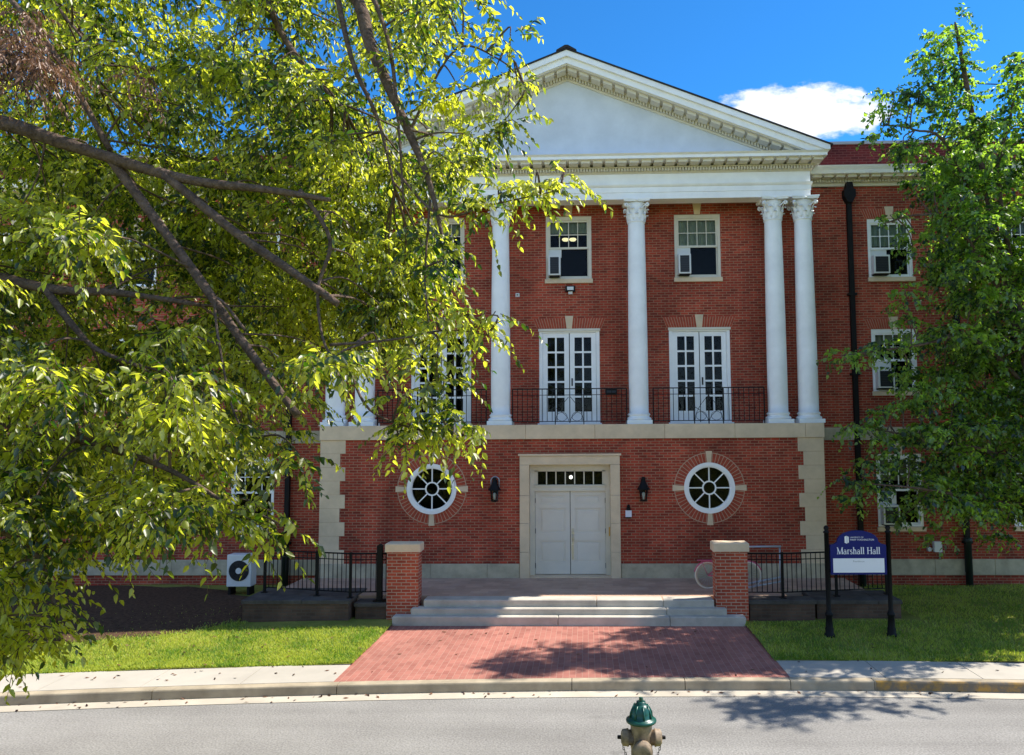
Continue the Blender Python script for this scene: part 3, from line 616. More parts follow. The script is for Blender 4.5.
# columns with leafy capitals
CX = [-6.01, -5.25, -1.755, 1.755, 5.25, 6.01]
def make_column():
    z0 = 3.727; b = MB(); n = 22; prof = []
    for i in range(n+1):
        t = i/n; r = 0.247-0.034*t**1.8+0.003*math.sin(math.pi*t); prof.append((r, 4.0+t*(8.83-4.0)))
    prof = [(0.272, 3.985), (0.268, 3.998)]+prof+[(0.213,8.845),(0.232,8.852),(0.236,8.87),(0.226,8.885),(0.205,8.89)]
    b.lathe(prof, 0, 0, 0, 36); o = b.build('column', MAT['white'], hall, (0, CY, 0))
    b = MB(); b.bbox(-0.315, 0.315, -0.315, 0.315, z0, z0+0.10, 0.008)
    b.lathe([(0.295,3.827),(0.312,3.84),(0.316,3.86),(0.31,3.88),(0.295,3.893),(0.272,3.90),(0.262,3.925),(0.272,3.945),(0.285,3.955),(0.289,3.968),(0.283,3.982),(0.26,3.985)], 0,0,0, 36); b.build('base', MAT['white'], o)
    b = MB(); H0 = 8.886; b.lathe([(0.205,H0),(0.208,H0+0.2),(0.225,H0+0.36),(0.262,H0+0.46)], 0,0,0, 24)
    def acanthus(ang, zb, h, w, r0, lean):
        rows = 7; vv = []
        for i in range(rows+1):
            t = i/rows
            zz = zb+h*min(t*1.12, 1.0)-(0.35*h*max(0, t-0.8)/0.2*0.6 if t > 0.8 else 0)
            rr = r0+lean*t**2.2+(0.03*(t-0.75)/0.25 if t > 0.75 else 0)
            ww = w*(1.0-0.18*math.cos(t*9))*(1 if t < 0.6 else 1-0.75*((t-0.6)/0.4)**1.5)
            for k, (q, dr) in enumerate(((-1,-0.012),(-0.5,0.0),(0,0.022),(0.5,0.0),(1,-0.012))):
                a = ang+q*ww/rr*0.5; vv.append(((rr+dr)*math.cos(a), (rr+dr)*math.sin(a), zz-0.012*abs(q)))
        b.add(vv, [(5*i+k,5*i+k+1,5*i+k+6,5*i+k+5) for i in range(rows) for k in range(4)], True)
    for k in range(8): acanthus(k*math.pi/4, H0, 0.20, 0.155, 0.222, 0.055)
    for k in range(8): acanthus(k*math.pi/4+math.pi/8, H0+0.06, 0.28, 0.15, 0.228, 0.08)
    for k in range(4):                                      # corner volutes and inner scrolls
        a = math.pi/4+k*math.pi/2
        for sd in (-1, 1):
            p = []
            for i in range(22):
                t = i/21
                if t < 0.4: q = t/0.4; rad = 0.235+0.145*q**1.4; zz = H0+0.25+0.17*q; off = 0.07*(1-q)+0.014
                else: q = (t-0.4)/0.6; ph = q*4.2*math.pi/2; rr = 0.05*(1-0.75*q); rad = 0.38-0.0+rr*math.sin(ph)-0.005; zz = H0+0.42-0.05+rr*math.cos(ph); off = 0.014
                da = sd*off/rad; p.append((rad*math.cos(a+da), rad*math.sin(a+da), zz))
            b.tube(p, 0.016, 5)
        a2 = k*math.pi/2; b.lathe([(0.001,-0.03),(0.035,-0.025),(0.045,0),(0.035,0.025),(0.001,0.03)], 0.285*math.cos(a2), 0.285*math.sin(a2), H0+0.49, 8)
    ab = []                                                   # abacus with hollowed sides
    for k in range(4):
        a = -math.pi/4+k*math.pi/2
        for i in range(9):
            t = i/9; p0 = Vector((math.cos(a), math.sin(a)))*0.465; p1 = Vector((math.cos(a+math.pi/2), math.sin(a+math.pi/2)))*0.465
            p = p0.lerp(p1, t); p *= 1-0.13*math.sin(math.pi*min(1,max(0,(t-0.06)/0.88)))
            ab.append((p.x, p.y))
    b.prism(ab, H0+0.465, H0+0.50, 'z'); b.prism([(x*1.05, y*1.05) for x, y in ab], H0+0.50, H0+0.543, 'z')
    b.build('capital', MAT['white'], o); return o
c0 = make_column()
for i, x in enumerate(CX):
    c = c0 if i == 0 else copy_tree(c0, hall); c.location = (x, CY, -0.016); c.scale = (1, 1, 1.0091)

# entablature
def entab():
    b = MB(); a = 6.17
    b.box(-a, a, 19.185, 19.62, 9.43, 9.60); b.box(-a-0.015, a+0.015, 19.17, 19.62, 9.601, 9.735); b.prism([(19.165,9.736),(19.62,9.736),(19.62,9.80),(19.11,9.80),(19.13,9.765)], -a-0.04, a+0.04, 'x')
    b.box(-a, a, 19.18, 19.62, 9.801, 10.085)
    for s in (-1, 1):
        q = (a-0.42, a-0.002) if s > 0 else (-a+0.002, -a+0.42); b.box(*q, 19.62, WY-0.002, 9.43, 9.79); b.box(*q, 19.62, WY-0.002, 9.80, 10.08)
    b.box(-a+0.43, a-0.43, 19.63, WY-0.003, 9.86, 10.08)
    return b
ent = entab().build('entablature', MAT['white'], hall, (0,0,0.06), bev=0.004)
b = MB(); b.prism([(19.175,10.087),(WY-0.002,10.087),(WY-0.002,10.12),(19.13,10.12)], -6.2, 6.2, 'x'); b.box(-6.2,6.2,19.115,WY-0.002,10.121,10.20)
x = -6.26
while x < 6.2: b.box(x, x+0.044, 19.04, 19.113, 10.125, 10.197); x += 0.074
b.box(-6.3,6.3,19.03,WY-0.002,10.2015,10.225)
n = 41
for i in range(n+1):
    q = -6.26+12.52*i/n; b.box(q-0.115, q+0.115, 18.74, 19.028, 10.232, 10.303)
b.build('dentils', MAT['cream'], ent)
b = MB(); b.box(-6.45,6.45,18.64,WY-0.002,10.304,10.375); b.prism([(18.64,10.376),(WY-0.002,10.376),(WY-0.002,10.415),(18.58,10.415),(18.60,10.40)], -6.47, 6.47, 'x'); b.build('cornice', MAT['white'], ent)
# pediment
K = 0.3975; ZA = 13.13
def rake(b, off0, off1, y0, y1, xe, zmin=10.417):
    "one raking band between two vertical offsets below the roof line, both slopes"
    for s in (-1, 1):
        top = lambda x: ZA-off0-K*x; bot = lambda x: ZA-off1-K*x
        q = [(0, top(0))]; 
        xt = min(xe, (ZA-off0-zmin)/K); q.append((xt, top(xt)))
        if top(xt) > zmin+1e-4: q.append((xt, max(zmin, bot(xt))))
        xb = min(xe, (ZA-off1-zmin)/K)
        if xb < xt-1e-3: q.append((xb, bot(xb)))
        q.append((0, bot(0)))
        b.prism([(s*u_, w_) for u_, w_ in q], y0, y1)
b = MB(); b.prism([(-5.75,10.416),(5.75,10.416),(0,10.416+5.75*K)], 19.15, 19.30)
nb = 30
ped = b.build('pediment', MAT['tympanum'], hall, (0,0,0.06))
b = MB(); rake(b, 0.02, 0.17, 18.55, WY, 6.5); rake(b, 0.171, 0.33, 18.62, WY-0.01, 6.45); b.build('raking_cornice', MAT['white'], ped)
b = MB(); rake(b, 0.331, 0.36, 18.66, 19.2, 6.3); rake(b, 0.36, 0.43, 19.03, 19.2, 6.1); rake(b, 0.43, 0.56, 19.115, 19.2, 6.0)
for s in (-1, 1):
    for i in range(24):
        x = 0.14+i*0.30
        z = ZA-0.361-K*x; hw = 0.115
        if z-0.09 < 10.42: continue
        b.prism([(s*(x-hw), z+K*hw-0.0), (s*(x+hw), z-K*hw), (s*(x+hw), z-K*hw-0.075), (s*(x-hw), z+K*hw-0.075)], 18.76, 19.028)
    x = 0.037
    while True:
        z = ZA-0.435-K*x; hw = 0.022
        if z-0.09 < 10.42: break
        b.prism([(s*(x-hw), z+K*hw), (s*(x+hw), z-K*hw), (s*(x+hw), z-K*hw-0.075), (s*(x-hw), z+K*hw-0.075)], 19.04, 19.114); x += 0.074
b.build('raking_dentils', MAT['cream'], ped)
b = MB()
for s in (-1, 1): b.prism([(0,ZA-0.018),(s*6.56,ZA-0.018-K*6.56),(s*6.56,ZA+0.02-K*6.56),(0,ZA+0.02)], 18.52, 29.0)
b.prism([(-0.26,ZA+0.021-K*0.26),(0,ZA+0.021),(0.26,ZA+0.021-K*0.26),(0.25,ZA+0.06-K*0.25),(0.04,ZA+0.085),(-0.04,ZA+0.085),(-0.25,ZA+0.06-K*0.25)], 18.50, 29.0)
b.build('portico_roof', MAT['roof'], hall, (0,0,0.06))
b = MB(); b.prism([(-6.4,10.417),(6.4,10.417),(0,10.417+6.4*K)], 28.8, 28.95); b.prism([(-6.4,10.31),(6.4,10.31),(6.4,10.416),(-6.4,10.416)], WY, 28.95); b.build('rear_gable', MAT['brick'], hall, (0,0,0.06))
# wing cornices
for s in (-1, 1):
    x0, x1 = (6.17, 30) if s > 0 else (-30, -6.17); L_ = lambda a, c: (a, c)
    b = MB(); b.prism([(19.62,10.12),(WY,10.12),(WY,10.30),(19.50,10.30),(19.52,10.27),(19.58,10.20)], x0+0.05*(s>0), x1-0.05*(s<0), 'x'); wc = b.build('wing_cornice', MAT['white'], hall, (0,0,0.11))
    b = MB(); b.box(x0, x1, 20.04, WY-0.002, 9.91, 9.99); b.box(x0, x1, 19.99, WY-0.002, 9.991, 10.055); b.box(x0,x1,19.95,WY-0.002,10.056,10.075)
    x = 6.2
    while x < 29.8:
        q = (x, x+0.044) if s > 0 else (-x-0.044, -x); b.box(*q, 19.93, 19.989, 9.995, 10.05); x += 0.074
    x = 6.4
    while x < 29.6:
        q = (x, x+0.23) if s > 0 else (-x-0.23, -x); b.box(*q, 19.72, 19.949, 10.056, 10.119); x += 0.305
    b.build('dentils', MAT['cream'], wc)
# downspouts with conductor heads
def downspout(x):
    b = MB(); b.box(x-0.06, x+0.06, 19.94, WY-0.05, -0.12, 9.55)
    for z in (0.6, 2.4, 4.9, 7.0): b.box(x-0.11, x+0.11, 19.915, WY-0.031, z, z+0.06)
    b.prism([(x-0.06,9.46),(x+0.06,9.46),(x+0.15,9.62),(x+0.15,9.80),(x+0.10,9.82),(x+0.07,10.0),(x-0.07,10.0),(x-0.10,9.82),(x-0.15,9.80),(x-0.15,9.62)], 19.86, WY-0.033)
    b.build('downspout', MAT['dark_metal'], hall, (0,0,0.08))
    b = MB(); b.lathe([(0.085,-0.25),(0.085,0.9),(0.105,0.91),(0.105,1.02),(0.07,1.03)], x, 19.96, -0.2, 12); b.build('downspout_boot', MAT['dark_green'], hall)
for x in (7.40, 10.06, -7.44): downspout(x)

# ------------------------------------------------------------------ balcony railings
def railing(x0, x1, label):
    t = thing('balcony_railing', label, 'railing', ((x0+x1)/2, CY-0.12, 3.745), 0, 'iron railings between the columns'); w = (x1-x0)/2
    b = MB(); b.box(-w, w, -0.02, 0.02, 0.89, 0.915); b.box(-w, w, -0.012, 0.012, 0.74, 0.755); b.box(-w, w, -0.015, 0.015, 0.07, 0.09); b.build('rails', MAT['iron'], t)
    b = MB(); n = int(2*w/0.125)
    for i in range(n+1):
        x = -w+2*w*i/n
        if abs(x) < 0.31 and abs(x) > 0.02: continue
        big = i in (0, n) or abs(x) < 0.02
        r_ = 0.014 if big else 0.0075
        b.box(x-r_, x+r_, -r_, r_, 0.0 if big else 0.08, 0.9)
    for s in (-1, 1): b.box(s*0.36-0.012, s*0.36+0.012, -0.012, 0.012, 0.0, 0.9)
    b.build('balusters', MAT['iron'], t)
    b = MB()
    for s in (-1, 1):
        b.tube([(s*(0.02+0.32*math.sin(q*math.pi/2)), 0, 0.70-0.60*q) for q in [i/10 for i in range(11)]], 0.007, 5)
        b.tube([(s*(0.34-0.32*math.sin(q*math.pi/2)), 0, 0.42-0.34*q) for q in [i/8 for i in range(9)]], 0.007, 5)
        b.tube([(s*0.19+0.13*math.cos(a), 0, 0.20+0.11*math.sin(a)) for a in [i*math.pi/8 for i in range(17)]], 0.006, 5)
    b.build('scrollwork', MAT['iron'], t)
railing(-4.88, -2.11, 'black iron balcony railing left of the middle bay, partly behind the leaves')
railing(-1.44, 1.44, 'black iron balcony railing directly above the entrance door')
railing(2.11, 4.88, 'black iron balcony railing above the right round window')

# ------------------------------------------------------------------ wall fittings
def lantern(x, label, arc):
    t = thing('wall_lantern', label, 'lantern', (x, FY-0.001, 2.165), 0, 'lanterns beside the entrance'); y = -0.17
    b = MB(); b.box(-0.05, 0.05, -0.03, 0.0, -0.12, 0.22); b.tube([(0,-0.02,0.16),(0,-0.1,0.24),(0,y,0.27)], 0.014, 6); b.build('bracket', MAT['iron'], t)
    b = MB(); b.lathe([(0.03,0.29),(0.04,0.28),(0.05,0.24),(0.045,0.2),(0.09,0.10),(0.13,0.03),(0.155,0.0),(0.155,-0.025),(0.11,-0.03)], 0, y, 0, 8, smooth=False); b.build('roof', MAT['iron'], t)
    b = MB()
    for k in range(4):
        a = math.pi/4+k*math.pi/2; b.tube([(0.12*math.cos(a), y+0.12*math.sin(a), -0.03), (0.085*math.cos(a), y+0.085*math.sin(a), -0.27)], 0.011, 4)
    b.lathe([(0.095,-0.27),(0.095,-0.29),(0.03,-0.31)], 0, y, 0, 8, smooth=False); b.build('cage', MAT['iron'], t)
    b = MB(); b.lathe([(0.105,-0.035),(0.078,-0.265)], 0, y, 0, 8, smooth=False); b.build('glass', MAT['glass'], t)
    b = MB(); b.lathe([(0.02,-0.26),(0.026,-0.2),(0.04,-0.15),(0.03,-0.1),(0.001,-0.08)], 0, y, 0, 10); b.build('bulb', MAT['plastic'], t)
    if arc:
        b = MB(); p = [(-0.10,0.0),( -0.10,0.17)]+[(-0.10*math.cos(a), 0.17+0.10*math.sin(a)) for a in [i*math.pi/10 for i in range(1,10)]]+[(0.10,0.17),(0.10,0.0)]
        b.tube([(u_, -0.035, w_+0.03) for u_, w_ in p], 0.014, 6); b.build('highlight_arc', MAT['galv'], t)  # pale tube put in for a white arc highlight around the lantern
lantern(-1.845, 'black wall lantern with a pale highlight arc above, left of the entrance door', True)
lantern(1.80, 'black wall lantern with dark glass, between the entrance door and the right round window', False)
t = thing('notice_holder', 'small white notice under a black bracket right of the entrance door', 'notice', (1.437, FY-0.001, 1.6))
b = MB(); b.box(-0.075,0.075,-0.03,0,-0.13,0.03); b.build('notice', MAT['notice'], t); b = MB(); b.box(-0.05,0.05,-0.05,0,0.032,0.10); b.lathe([(0.035,0.10),(0.04,0.14),(0.02,0.17)],0,-0.025,0,10); b.box(-0.06,0.06,-0.035,-0.001,-0.16,-0.131); b.build('bracket', MAT['iron'], t)
t = thing('flood_light', 'small twin headed flood light under the middle upper window', 'lamp', (0.03, WY-0.001, 7.30))
b = MB(); b.box(-0.13,0.13,-0.10,0,-0.02,0.13); b.prism([(-0.16,-0.02),(0.0,-0.02),(0,0.01),(-0.10,0.01)],-0.08,0.08,'x'); b.build('housing', MAT['dark_metal'], t)
b = MB(); b.box(-0.085,0.085,-0.112,-0.101,0.015,0.105); b.build('lens', MAT['plastic'], t); b = MB(); b.box(-0.055,0.055,-0.11,-0.02,-0.09,-0.022); b.build('sensor', MAT['plastic'], t)
t = thing('junction_box', 'tiny pale box on the upper brick wall, left of the flood light', 'box', (-1.38, WY-0.001, 7.21))
b = MB(); b.bbox(-0.055,0.055,-0.06,0,-0.05,0.05,0.01); b.build('case', MAT['plastic'], t); b = MB(); b.lathe([(0.016,0),(0.016,-0.03),(0.008,-0.035)],0,-0.06,0,8,axis='y'); b.build('sensor', MAT['dark_metal'], t)
t = thing('balcony_lamp', 'dark low lamp box on the brick behind the middle balcony railing', 'lamp', (1.08, WY-0.001, 4.62))
b = MB(); b.bbox(-0.15,0.15,-0.14,0,-0.07,0.07,0.015); b.build('case', MAT['dark_metal'], t); b = MB(); b.box(-0.12,0.12,-0.148,-0.141,-0.045,0.02); b.build('lens', MAT['grille'], t)
t = thing('utility_box', 'small grey utility box with conduit on the brick beside the right downspout', 'box', (9.33, WY-0.001, 0.58))
b = MB(); b.bbox(-0.10,0.10,-0.12,0,-0.12,0.14,0.012); b.build('case', MAT['plastic'], t); b = MB(); b.tube([(0.05,-0.06,-0.12),(0.05,-0.06,-0.29),(0.05,-0.02,-0.30)],0.018,6); b.tube([(-0.10,-0.05,-0.05),(-0.2,-0.05,-0.05),(-0.2,-0.05,-0.12)],0.016,6); b.build('conduit', MAT['galv'], t); b = MB(); b.bbox(-0.26,-0.16,-0.10,0,-0.10,0.0,0.01); b.build('outlet', MAT['galv'], t)

# window air conditioners
def aircon(x, z, w, h, label, panel_to, d=0.30):
    t = thing('window_air_conditioner', label, 'air conditioner', (x, WY+0.10, z), 0, 'air conditioners in the windows'); b = MB()
    b.box(-w/2, w/2, -d, 0.02, 0.012, h); b.build('case', MAT['plastic'], t, bev=0.008)
    b = MB(); e = 0.045; b.box(-w/2+e, w/2-e, -d-0.006, -d-0.001, 0.05, h-e); b.build('grille', MAT['grille'], t)
    b = MB(); n = 9
    for i in range(n): q = 0.07+(h-0.15)*i/(n-1); b.box(-w/2+e, w/2-e, -d-0.012, -d-0.007, q-0.004, q+0.004)
    b.build('louvres', MAT['dark_metal'], t)
    b = MB(); b.box(-w/2-0.01, w/2+0.02, -0.03, -0.001, h+0.003, panel_to-z); b.build('filler_panel', MAT['plastic'], t)
    b = MB(); b.box(-w/2+0.03, w/2-0.03, -d+0.03, -0.05, -0.02, 0.011); b.build('support', MAT['dark_metal'], t)
MID = (7.63+9.335)/2
aircon(-0.385, 7.69, 0.32, 0.54, 'window air conditioner in the upper window above the entrance', MID)
aircon(3.42-0.37, 7.69, 0.33, 0.54, 'window air conditioner in the upper window behind the right hand railing bay', MID)
for k, (z0, z1) in enumerate(WZ):
    aircon(8.47-0.30, z0+0.06, 0.42, 0.50, ('white window air conditioner low on the wing, just above the name sign', 'white window air conditioner in the middle floor wing window by the right tree', 'white window air conditioner in the top floor wing window by the right tree')[k], (z0+z1)/2)

# ------------------------------------------------------------------ brick piers
def pier(x, label):
    t = thing('brick_pier', label, 'pier', (x, 16.60, -0.45), 0, 'brick piers flanking the steps'); b = MB(); b.box(-0.338,0.338,-0.18,0.18,-0.1,1.455); b.build('shaft', MAT['pier_brick'], t)
    b = MB(); b.bbox(-0.378,0.378,-0.215,0.215,1.456,1.635,0.02); b.build('cap', MAT['limestone'], t)
pier(-3.52, 'square red brick pier with pale stone cap left of the steps'); pier(3.44, 'red brick pier with pale stone cap right of the steps, before the bicycle')

# ------------------------------------------------------------------ retaining ledges
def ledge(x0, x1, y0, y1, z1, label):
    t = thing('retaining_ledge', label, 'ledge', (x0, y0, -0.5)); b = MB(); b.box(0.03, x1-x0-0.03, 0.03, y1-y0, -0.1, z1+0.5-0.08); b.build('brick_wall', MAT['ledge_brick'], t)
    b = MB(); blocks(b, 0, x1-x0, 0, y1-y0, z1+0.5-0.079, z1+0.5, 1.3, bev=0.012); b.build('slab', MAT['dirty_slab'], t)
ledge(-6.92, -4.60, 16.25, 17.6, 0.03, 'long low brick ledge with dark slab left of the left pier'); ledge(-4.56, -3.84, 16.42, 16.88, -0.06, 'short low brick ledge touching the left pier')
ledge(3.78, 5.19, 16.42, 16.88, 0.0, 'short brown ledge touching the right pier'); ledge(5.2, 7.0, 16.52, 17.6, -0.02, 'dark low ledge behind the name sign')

# ------------------------------------------------------------------ ground fences
def fence(pts, label, h=0.93, posts=(), bar=0.105):
    p0 = Vector(pts[0]); t = thing('iron_fence', label, 'fence', p0); 
    rl, br_ = MB(), MB()
    for i in range(len(pts)-1):
        a, c = Vector(pts[i])-p0, Vector(pts[i+1])-p0; d = c-a; L_ = Vector((d.x,d.y,0)).length; n = max(2, int(L_/bar))
        for z, r_ in ((h,0.018),(h-0.13,0.011),(0.12,0.013)): rl.tube([a+Vector((0,0,z)), c+Vector((0,0,z))], r_, 6)
        for k in range(1, n): q = a+d*(k/n); br_.tube([q+Vector((0,0,0.12)), q+Vector((0,0,h))], 0.0095, 5)
    rl.build('rails', MAT['iron'], t); br_.build('bars', MAT['iron'], t)
    for q in posts: q = Vector(q)-p0; pb = MB(); pb.box(q.x-0.026, q.x+0.026, q.y-0.026, q.y+0.026, q.z, q.z+h+0.03); pb.box(q.x-0.06,q.x+0.06,q.y-0.06,q.y+0.06,q.z,q.z+0.015); pb.build('post', MAT['iron'], t)
    return t
fence([(-6.75,17.05,0.03),(-4.66,16.50,0.03),(-3.84,16.72,0.0)], 'black iron fence on the left ledge beside the left pier', posts=[(-6.75,17.05,0.03),(-5.45,16.708,0.03),(-4.66,16.50,0.03)])
fence([(3.80,16.66,0.0),(4.55,16.64,0.0),(6.9,17.1,0.0)], 'black iron fence running from the right pier behind the name sign', posts=[(4.55,16.64,0.0),(5.75,16.875,0.0),(6.9,17.1,0.0)])
t = thing('iron_post', 'thick black post standing behind the left fence next to the pier', 'post', (-4.05, 16.58, -0.05)); b = MB(); b.box(-0.055,0.055,-0.055,0.055,0,1.16); b.build('shaft', MAT['iron'], t)
b = MB(); b.box(-0.12,0.12,-0.1,0.1,0,0.02); b.build('base_plate', MAT['iron'], t); b = MB(); b.prism([(-0.062,1.161),(0.062,1.161),(0.0,1.21)],-0.062,0.062); b.build('cap', MAT['iron'], t)
t = thing('ramp_handrail', 'pale galvanised handrail beside the bicycle behind the right pier', 'handrail', (3.85, 17.55, 0.0))
b = MB(); b.tube([(0,0,0.94),(0.9,-0.05,0.96)],0.024,8); b.build('top_rail', MAT['galv'], t); b = MB(); b.tube([(0,0,0.10),(0.95,-0.05,0.30)],0.02,8); b.tube([(0,0,0.02),(0.95,-0.05,0.20)],0.02,8); b.build('lower_rail', MAT['galv'], t)
for xx in (0.02, 0.88): b = MB(); b.tube([(xx,-0.02,0),(xx,-0.02,0.95)],0.02,8); b.build('post', MAT['galv'], t)

# ------------------------------------------------------------------ outdoor condenser
t = thing('condenser_unit', 'white outdoor air conditioning unit with round fan at the left wing', 'air conditioner', (-8.2, 18.9, -0.36))
b = MB(); b.box(-0.29,0.32,0.0,0.34,0.16,0.94); b.build('case', MAT['plastic'], t, bev=0.02)
b = MB(); b.lathe([(0.25,0),(0.25,-0.008)],0.02,-0.001,0.55,36,axis='y',smooth=False); b.build('fan_recess', MAT['grille'], t)
b = MB()
for k in range(6): b.ring(0.02,0.55,0.04+0.04*k,0.045+0.04*k,-0.022,-0.016,32)
for k in range(8): a = k*math.pi/4; b.tube([(0.02+0.05*math.cos(a),-0.018,0.55+0.05*math.sin(a)),(0.02+0.25*math.cos(a),-0.018,0.55+0.25*math.sin(a))],0.004,4)
b.build('fan_guard', MAT['dark_metal'], t); b = MB(); b.lathe([(0.075,-0.024),(0.07,-0.03)],0.02,0,0.55,20,axis='y'); b.build('hub', MAT['plastic'], t)
for xx in (-0.22,0.25): b = MB(); b.box(xx-0.03,xx+0.03,0.02,0.32,-0.06,0.16); b.build('foot', MAT['dark_metal'], t)

# ------------------------------------------------------------------ bicycle
t = thing('bicycle', 'pink bicycle with pale tyres parked behind the right brick pier', 'bicycle', (3.60, 17.72, 0.0)); t.scale = (0.86, 0.86, 0.88)
wr = 0.325
def wheel(x):
    b = MB(); b.tube([(x+wr*math.cos(a),0,wr+wr*math.sin(a)) for a in [i*2*math.pi/36 for i in range(37)]],0.021,8,False); w = b.build('wheel', MAT['tyre'], t)
    b = MB(); b.ring(x, wr, wr-0.045, wr-0.022, -0.012, 0.012, 36); b.build('rim', MAT['steel'], w)
    b = MB()
    for k in range(18): a = k*math.pi/9+0.05; b.tube([(x+0.02*math.cos(a+0.5),0.012*(-1)**k,wr+0.02*math.sin(a+0.5)),(x+(wr-0.04)*math.cos(a),0,wr+(wr-0.04)*math.sin(a))],0.0022,3)
    b.tube([(x,-0.05,wr),(x,0.05,wr)],0.018,8); b.build('spokes', MAT['steel'], w)
wheel(-0.53); wheel(0.53)
b = MB(); bbk = (0.02,0,0.28); seat = (-0.12,0,0.66); head = (0.36,0,0.72); hd = (0.40,0,0.60)
for a, c, r_ in ((bbk,(-0.16,0,0.74),0.016),(bbk,hd,0.019),((-0.08,0,0.55),(0.37,0,0.70),0.016),((0.35,0,0.76),hd,0.02)): b.tube([a,c],r_,8)
for yy in (-0.045,0.045): b.tube([bbk,(-0.3,yy,0.30),(-0.53,yy,wr)],0.010,6); b.tube([(-0.12,0,0.64),(-0.2,yy,0.58),(-0.53,yy,wr)],0.009,6); b.tube([hd,(0.44,yy,0.5),(0.53,yy,wr)],0.011,6)
b.build('frame', MAT['pink'], t)
b = MB()
for xw in (-0.53,0.53): b.tube([(xw+0.36*math.cos(a),0,wr+0.36*math.sin(a)) for a in [math.pi*(0.12+0.8*i/14) for i in range(15)]],0.018,6)
b.build('mudguards', MAT['pink'], t)
b = MB(); b.tube([(0.35,0,0.76),(0.33,0,0.90),(0.36,0,0.95)],0.013,8); b.tube([(0.2,-0.27,0.98),(0.3,-0.22,1.0),(0.36,-0.1,0.95),(0.36,0.1,0.95),(0.3,0.22,1.0),(0.2,0.27,0.98)],0.012,8); b.build('handlebar', MAT['steel'], t)
b = MB(); b.prism([(-0.30,-0.07),(-0.16,-0.055),(0.0,-0.02),(0.0,0.02),(-0.16,0.055),(-0.30,0.07)],0.80,0.85,'z'); b.build('saddle', MAT['rubber'], t, bev=0.015)
b = MB(); b.tube([(-0.15,0,0.72),(-0.165,0,0.80)],0.012,8); b.build('seat_post', MAT['steel'], t)
b = MB(); b.box(-0.80,-0.42,-0.06,0.06,0.70,0.712); b.tube([(-0.7,0.05,0.70),(-0.53,0.05,wr)],0.006,5); b.tube([(-0.7,-0.05,0.70),(-0.53,-0.05,wr)],0.006,5); b.build('rack', MAT['pink'], t)
b = MB(); b.lathe([(0.09,-0.03),(0.09,-0.035)],0.02,0,0.28,20,axis='y'); b.tube([(0.02,-0.06,0.28),(0.12,-0.07,0.16)],0.009,6); b.tube([(0.02,0.06,0.28),(-0.08,0.07,0.40)],0.009,6); b.box(0.08,0.17,-0.15,-0.07,0.145,0.17); b.box(-0.12,-0.03,0.07,0.15,0.385,0.41); b.build('crank', MAT['steel'], t)

# ------------------------------------------------------------------ name sign
SX, SY = 5.65, 15.2
sg = thing('name_sign', 'navy blue arched name sign with white lettering on two black posts on the right lawn', 'sign', (SX, SY, lawn_z(SX, SY)), R(1.0)); sg.scale = (0.9, 0.9, 0.9)
for s in (-1, 1):
    b = MB(); b.lathe([(0.11,-0.05),(0.11,0.05),(0.085,0.08),(0.088,0.16),(0.075,0.20),(0.066,0.42),(0.082,0.44),(0.082,0.48),(0.058,0.52),(0.048,0.56),(0.048,2.18),(0.066,2.185),(0.066,2.21),(0.035,2.235),(0.052,2.265),(0.055,2.29),(0.045,2.32),(0.02,2.34),(0.001,2.345)], s*0.66, 0, 0, 16)
    b.build('post', MAT['iron'], sg)
pn = [(-0.60,1.30),(0.60,1.30),(0.60,1.93),(0.50,1.95)]+[(0.44*math.cos(a), 2.00+0.235*math.sin(a)) for a in [math.pi*i/14 for i in range(0,15)]]+[(-0.50,1.95),(-0.60,1.93)]
b = MB(); b.prism(pn, -0.035, 0.035); pnl = b.build('panel', MAT['navy'], sg, bev=0.004)
b = MB(); b.box(-0.545,0.545,-0.042,-0.036,1.345,1.645); pl = b.build('name_plate', MAT['sign_white'], sg)
b = MB()
for s in (-1, 1):
    for z in (1.38, 1.84): b.box(min(s*0.601,s*0.615), max(s*0.601,s*0.615), -0.02, 0.02, z-0.03, z+0.03)
b.build('clips', MAT['iron'], sg)
# hand-drawn roman lettering: strokes as polygons on a unit grid, x-height 0.62, cap height 1
def stroke(b, pts, w, x, z, s, y):
    pts = [Vector((p[0], p[1])) for p in pts]
    L_, Rr = [], []
    for i, p in enumerate(pts):
        d = (pts[min(i+1,len(pts)-1)]-pts[max(i-1,0)]).normalized(); n = Vector((-d.y, d.x)); ww = w[i] if hasattr(w,'__len__') else w
        L_.append(p+n*ww/2); Rr.append(p-n*ww/2)
    vv = [(x+q.x*s, y, z+q.y*s) for q in L_]+[(x+q.x*s, y, z+q.y*s) for q in Rr]; n = len(pts)
    b.add(vv, [(i,i+1,n+i+1,n+i) for i in range(n-1)])
def arc(cx, cz, rx, rz, a0, a1, n=14): return [(cx+rx*math.cos(R(a0+(a1-a0)*i/n)), cz+rz*math.sin(R(a0+(a1-a0)*i/n))) for i in range(n+1)]
T, S = 0.15, 0.06
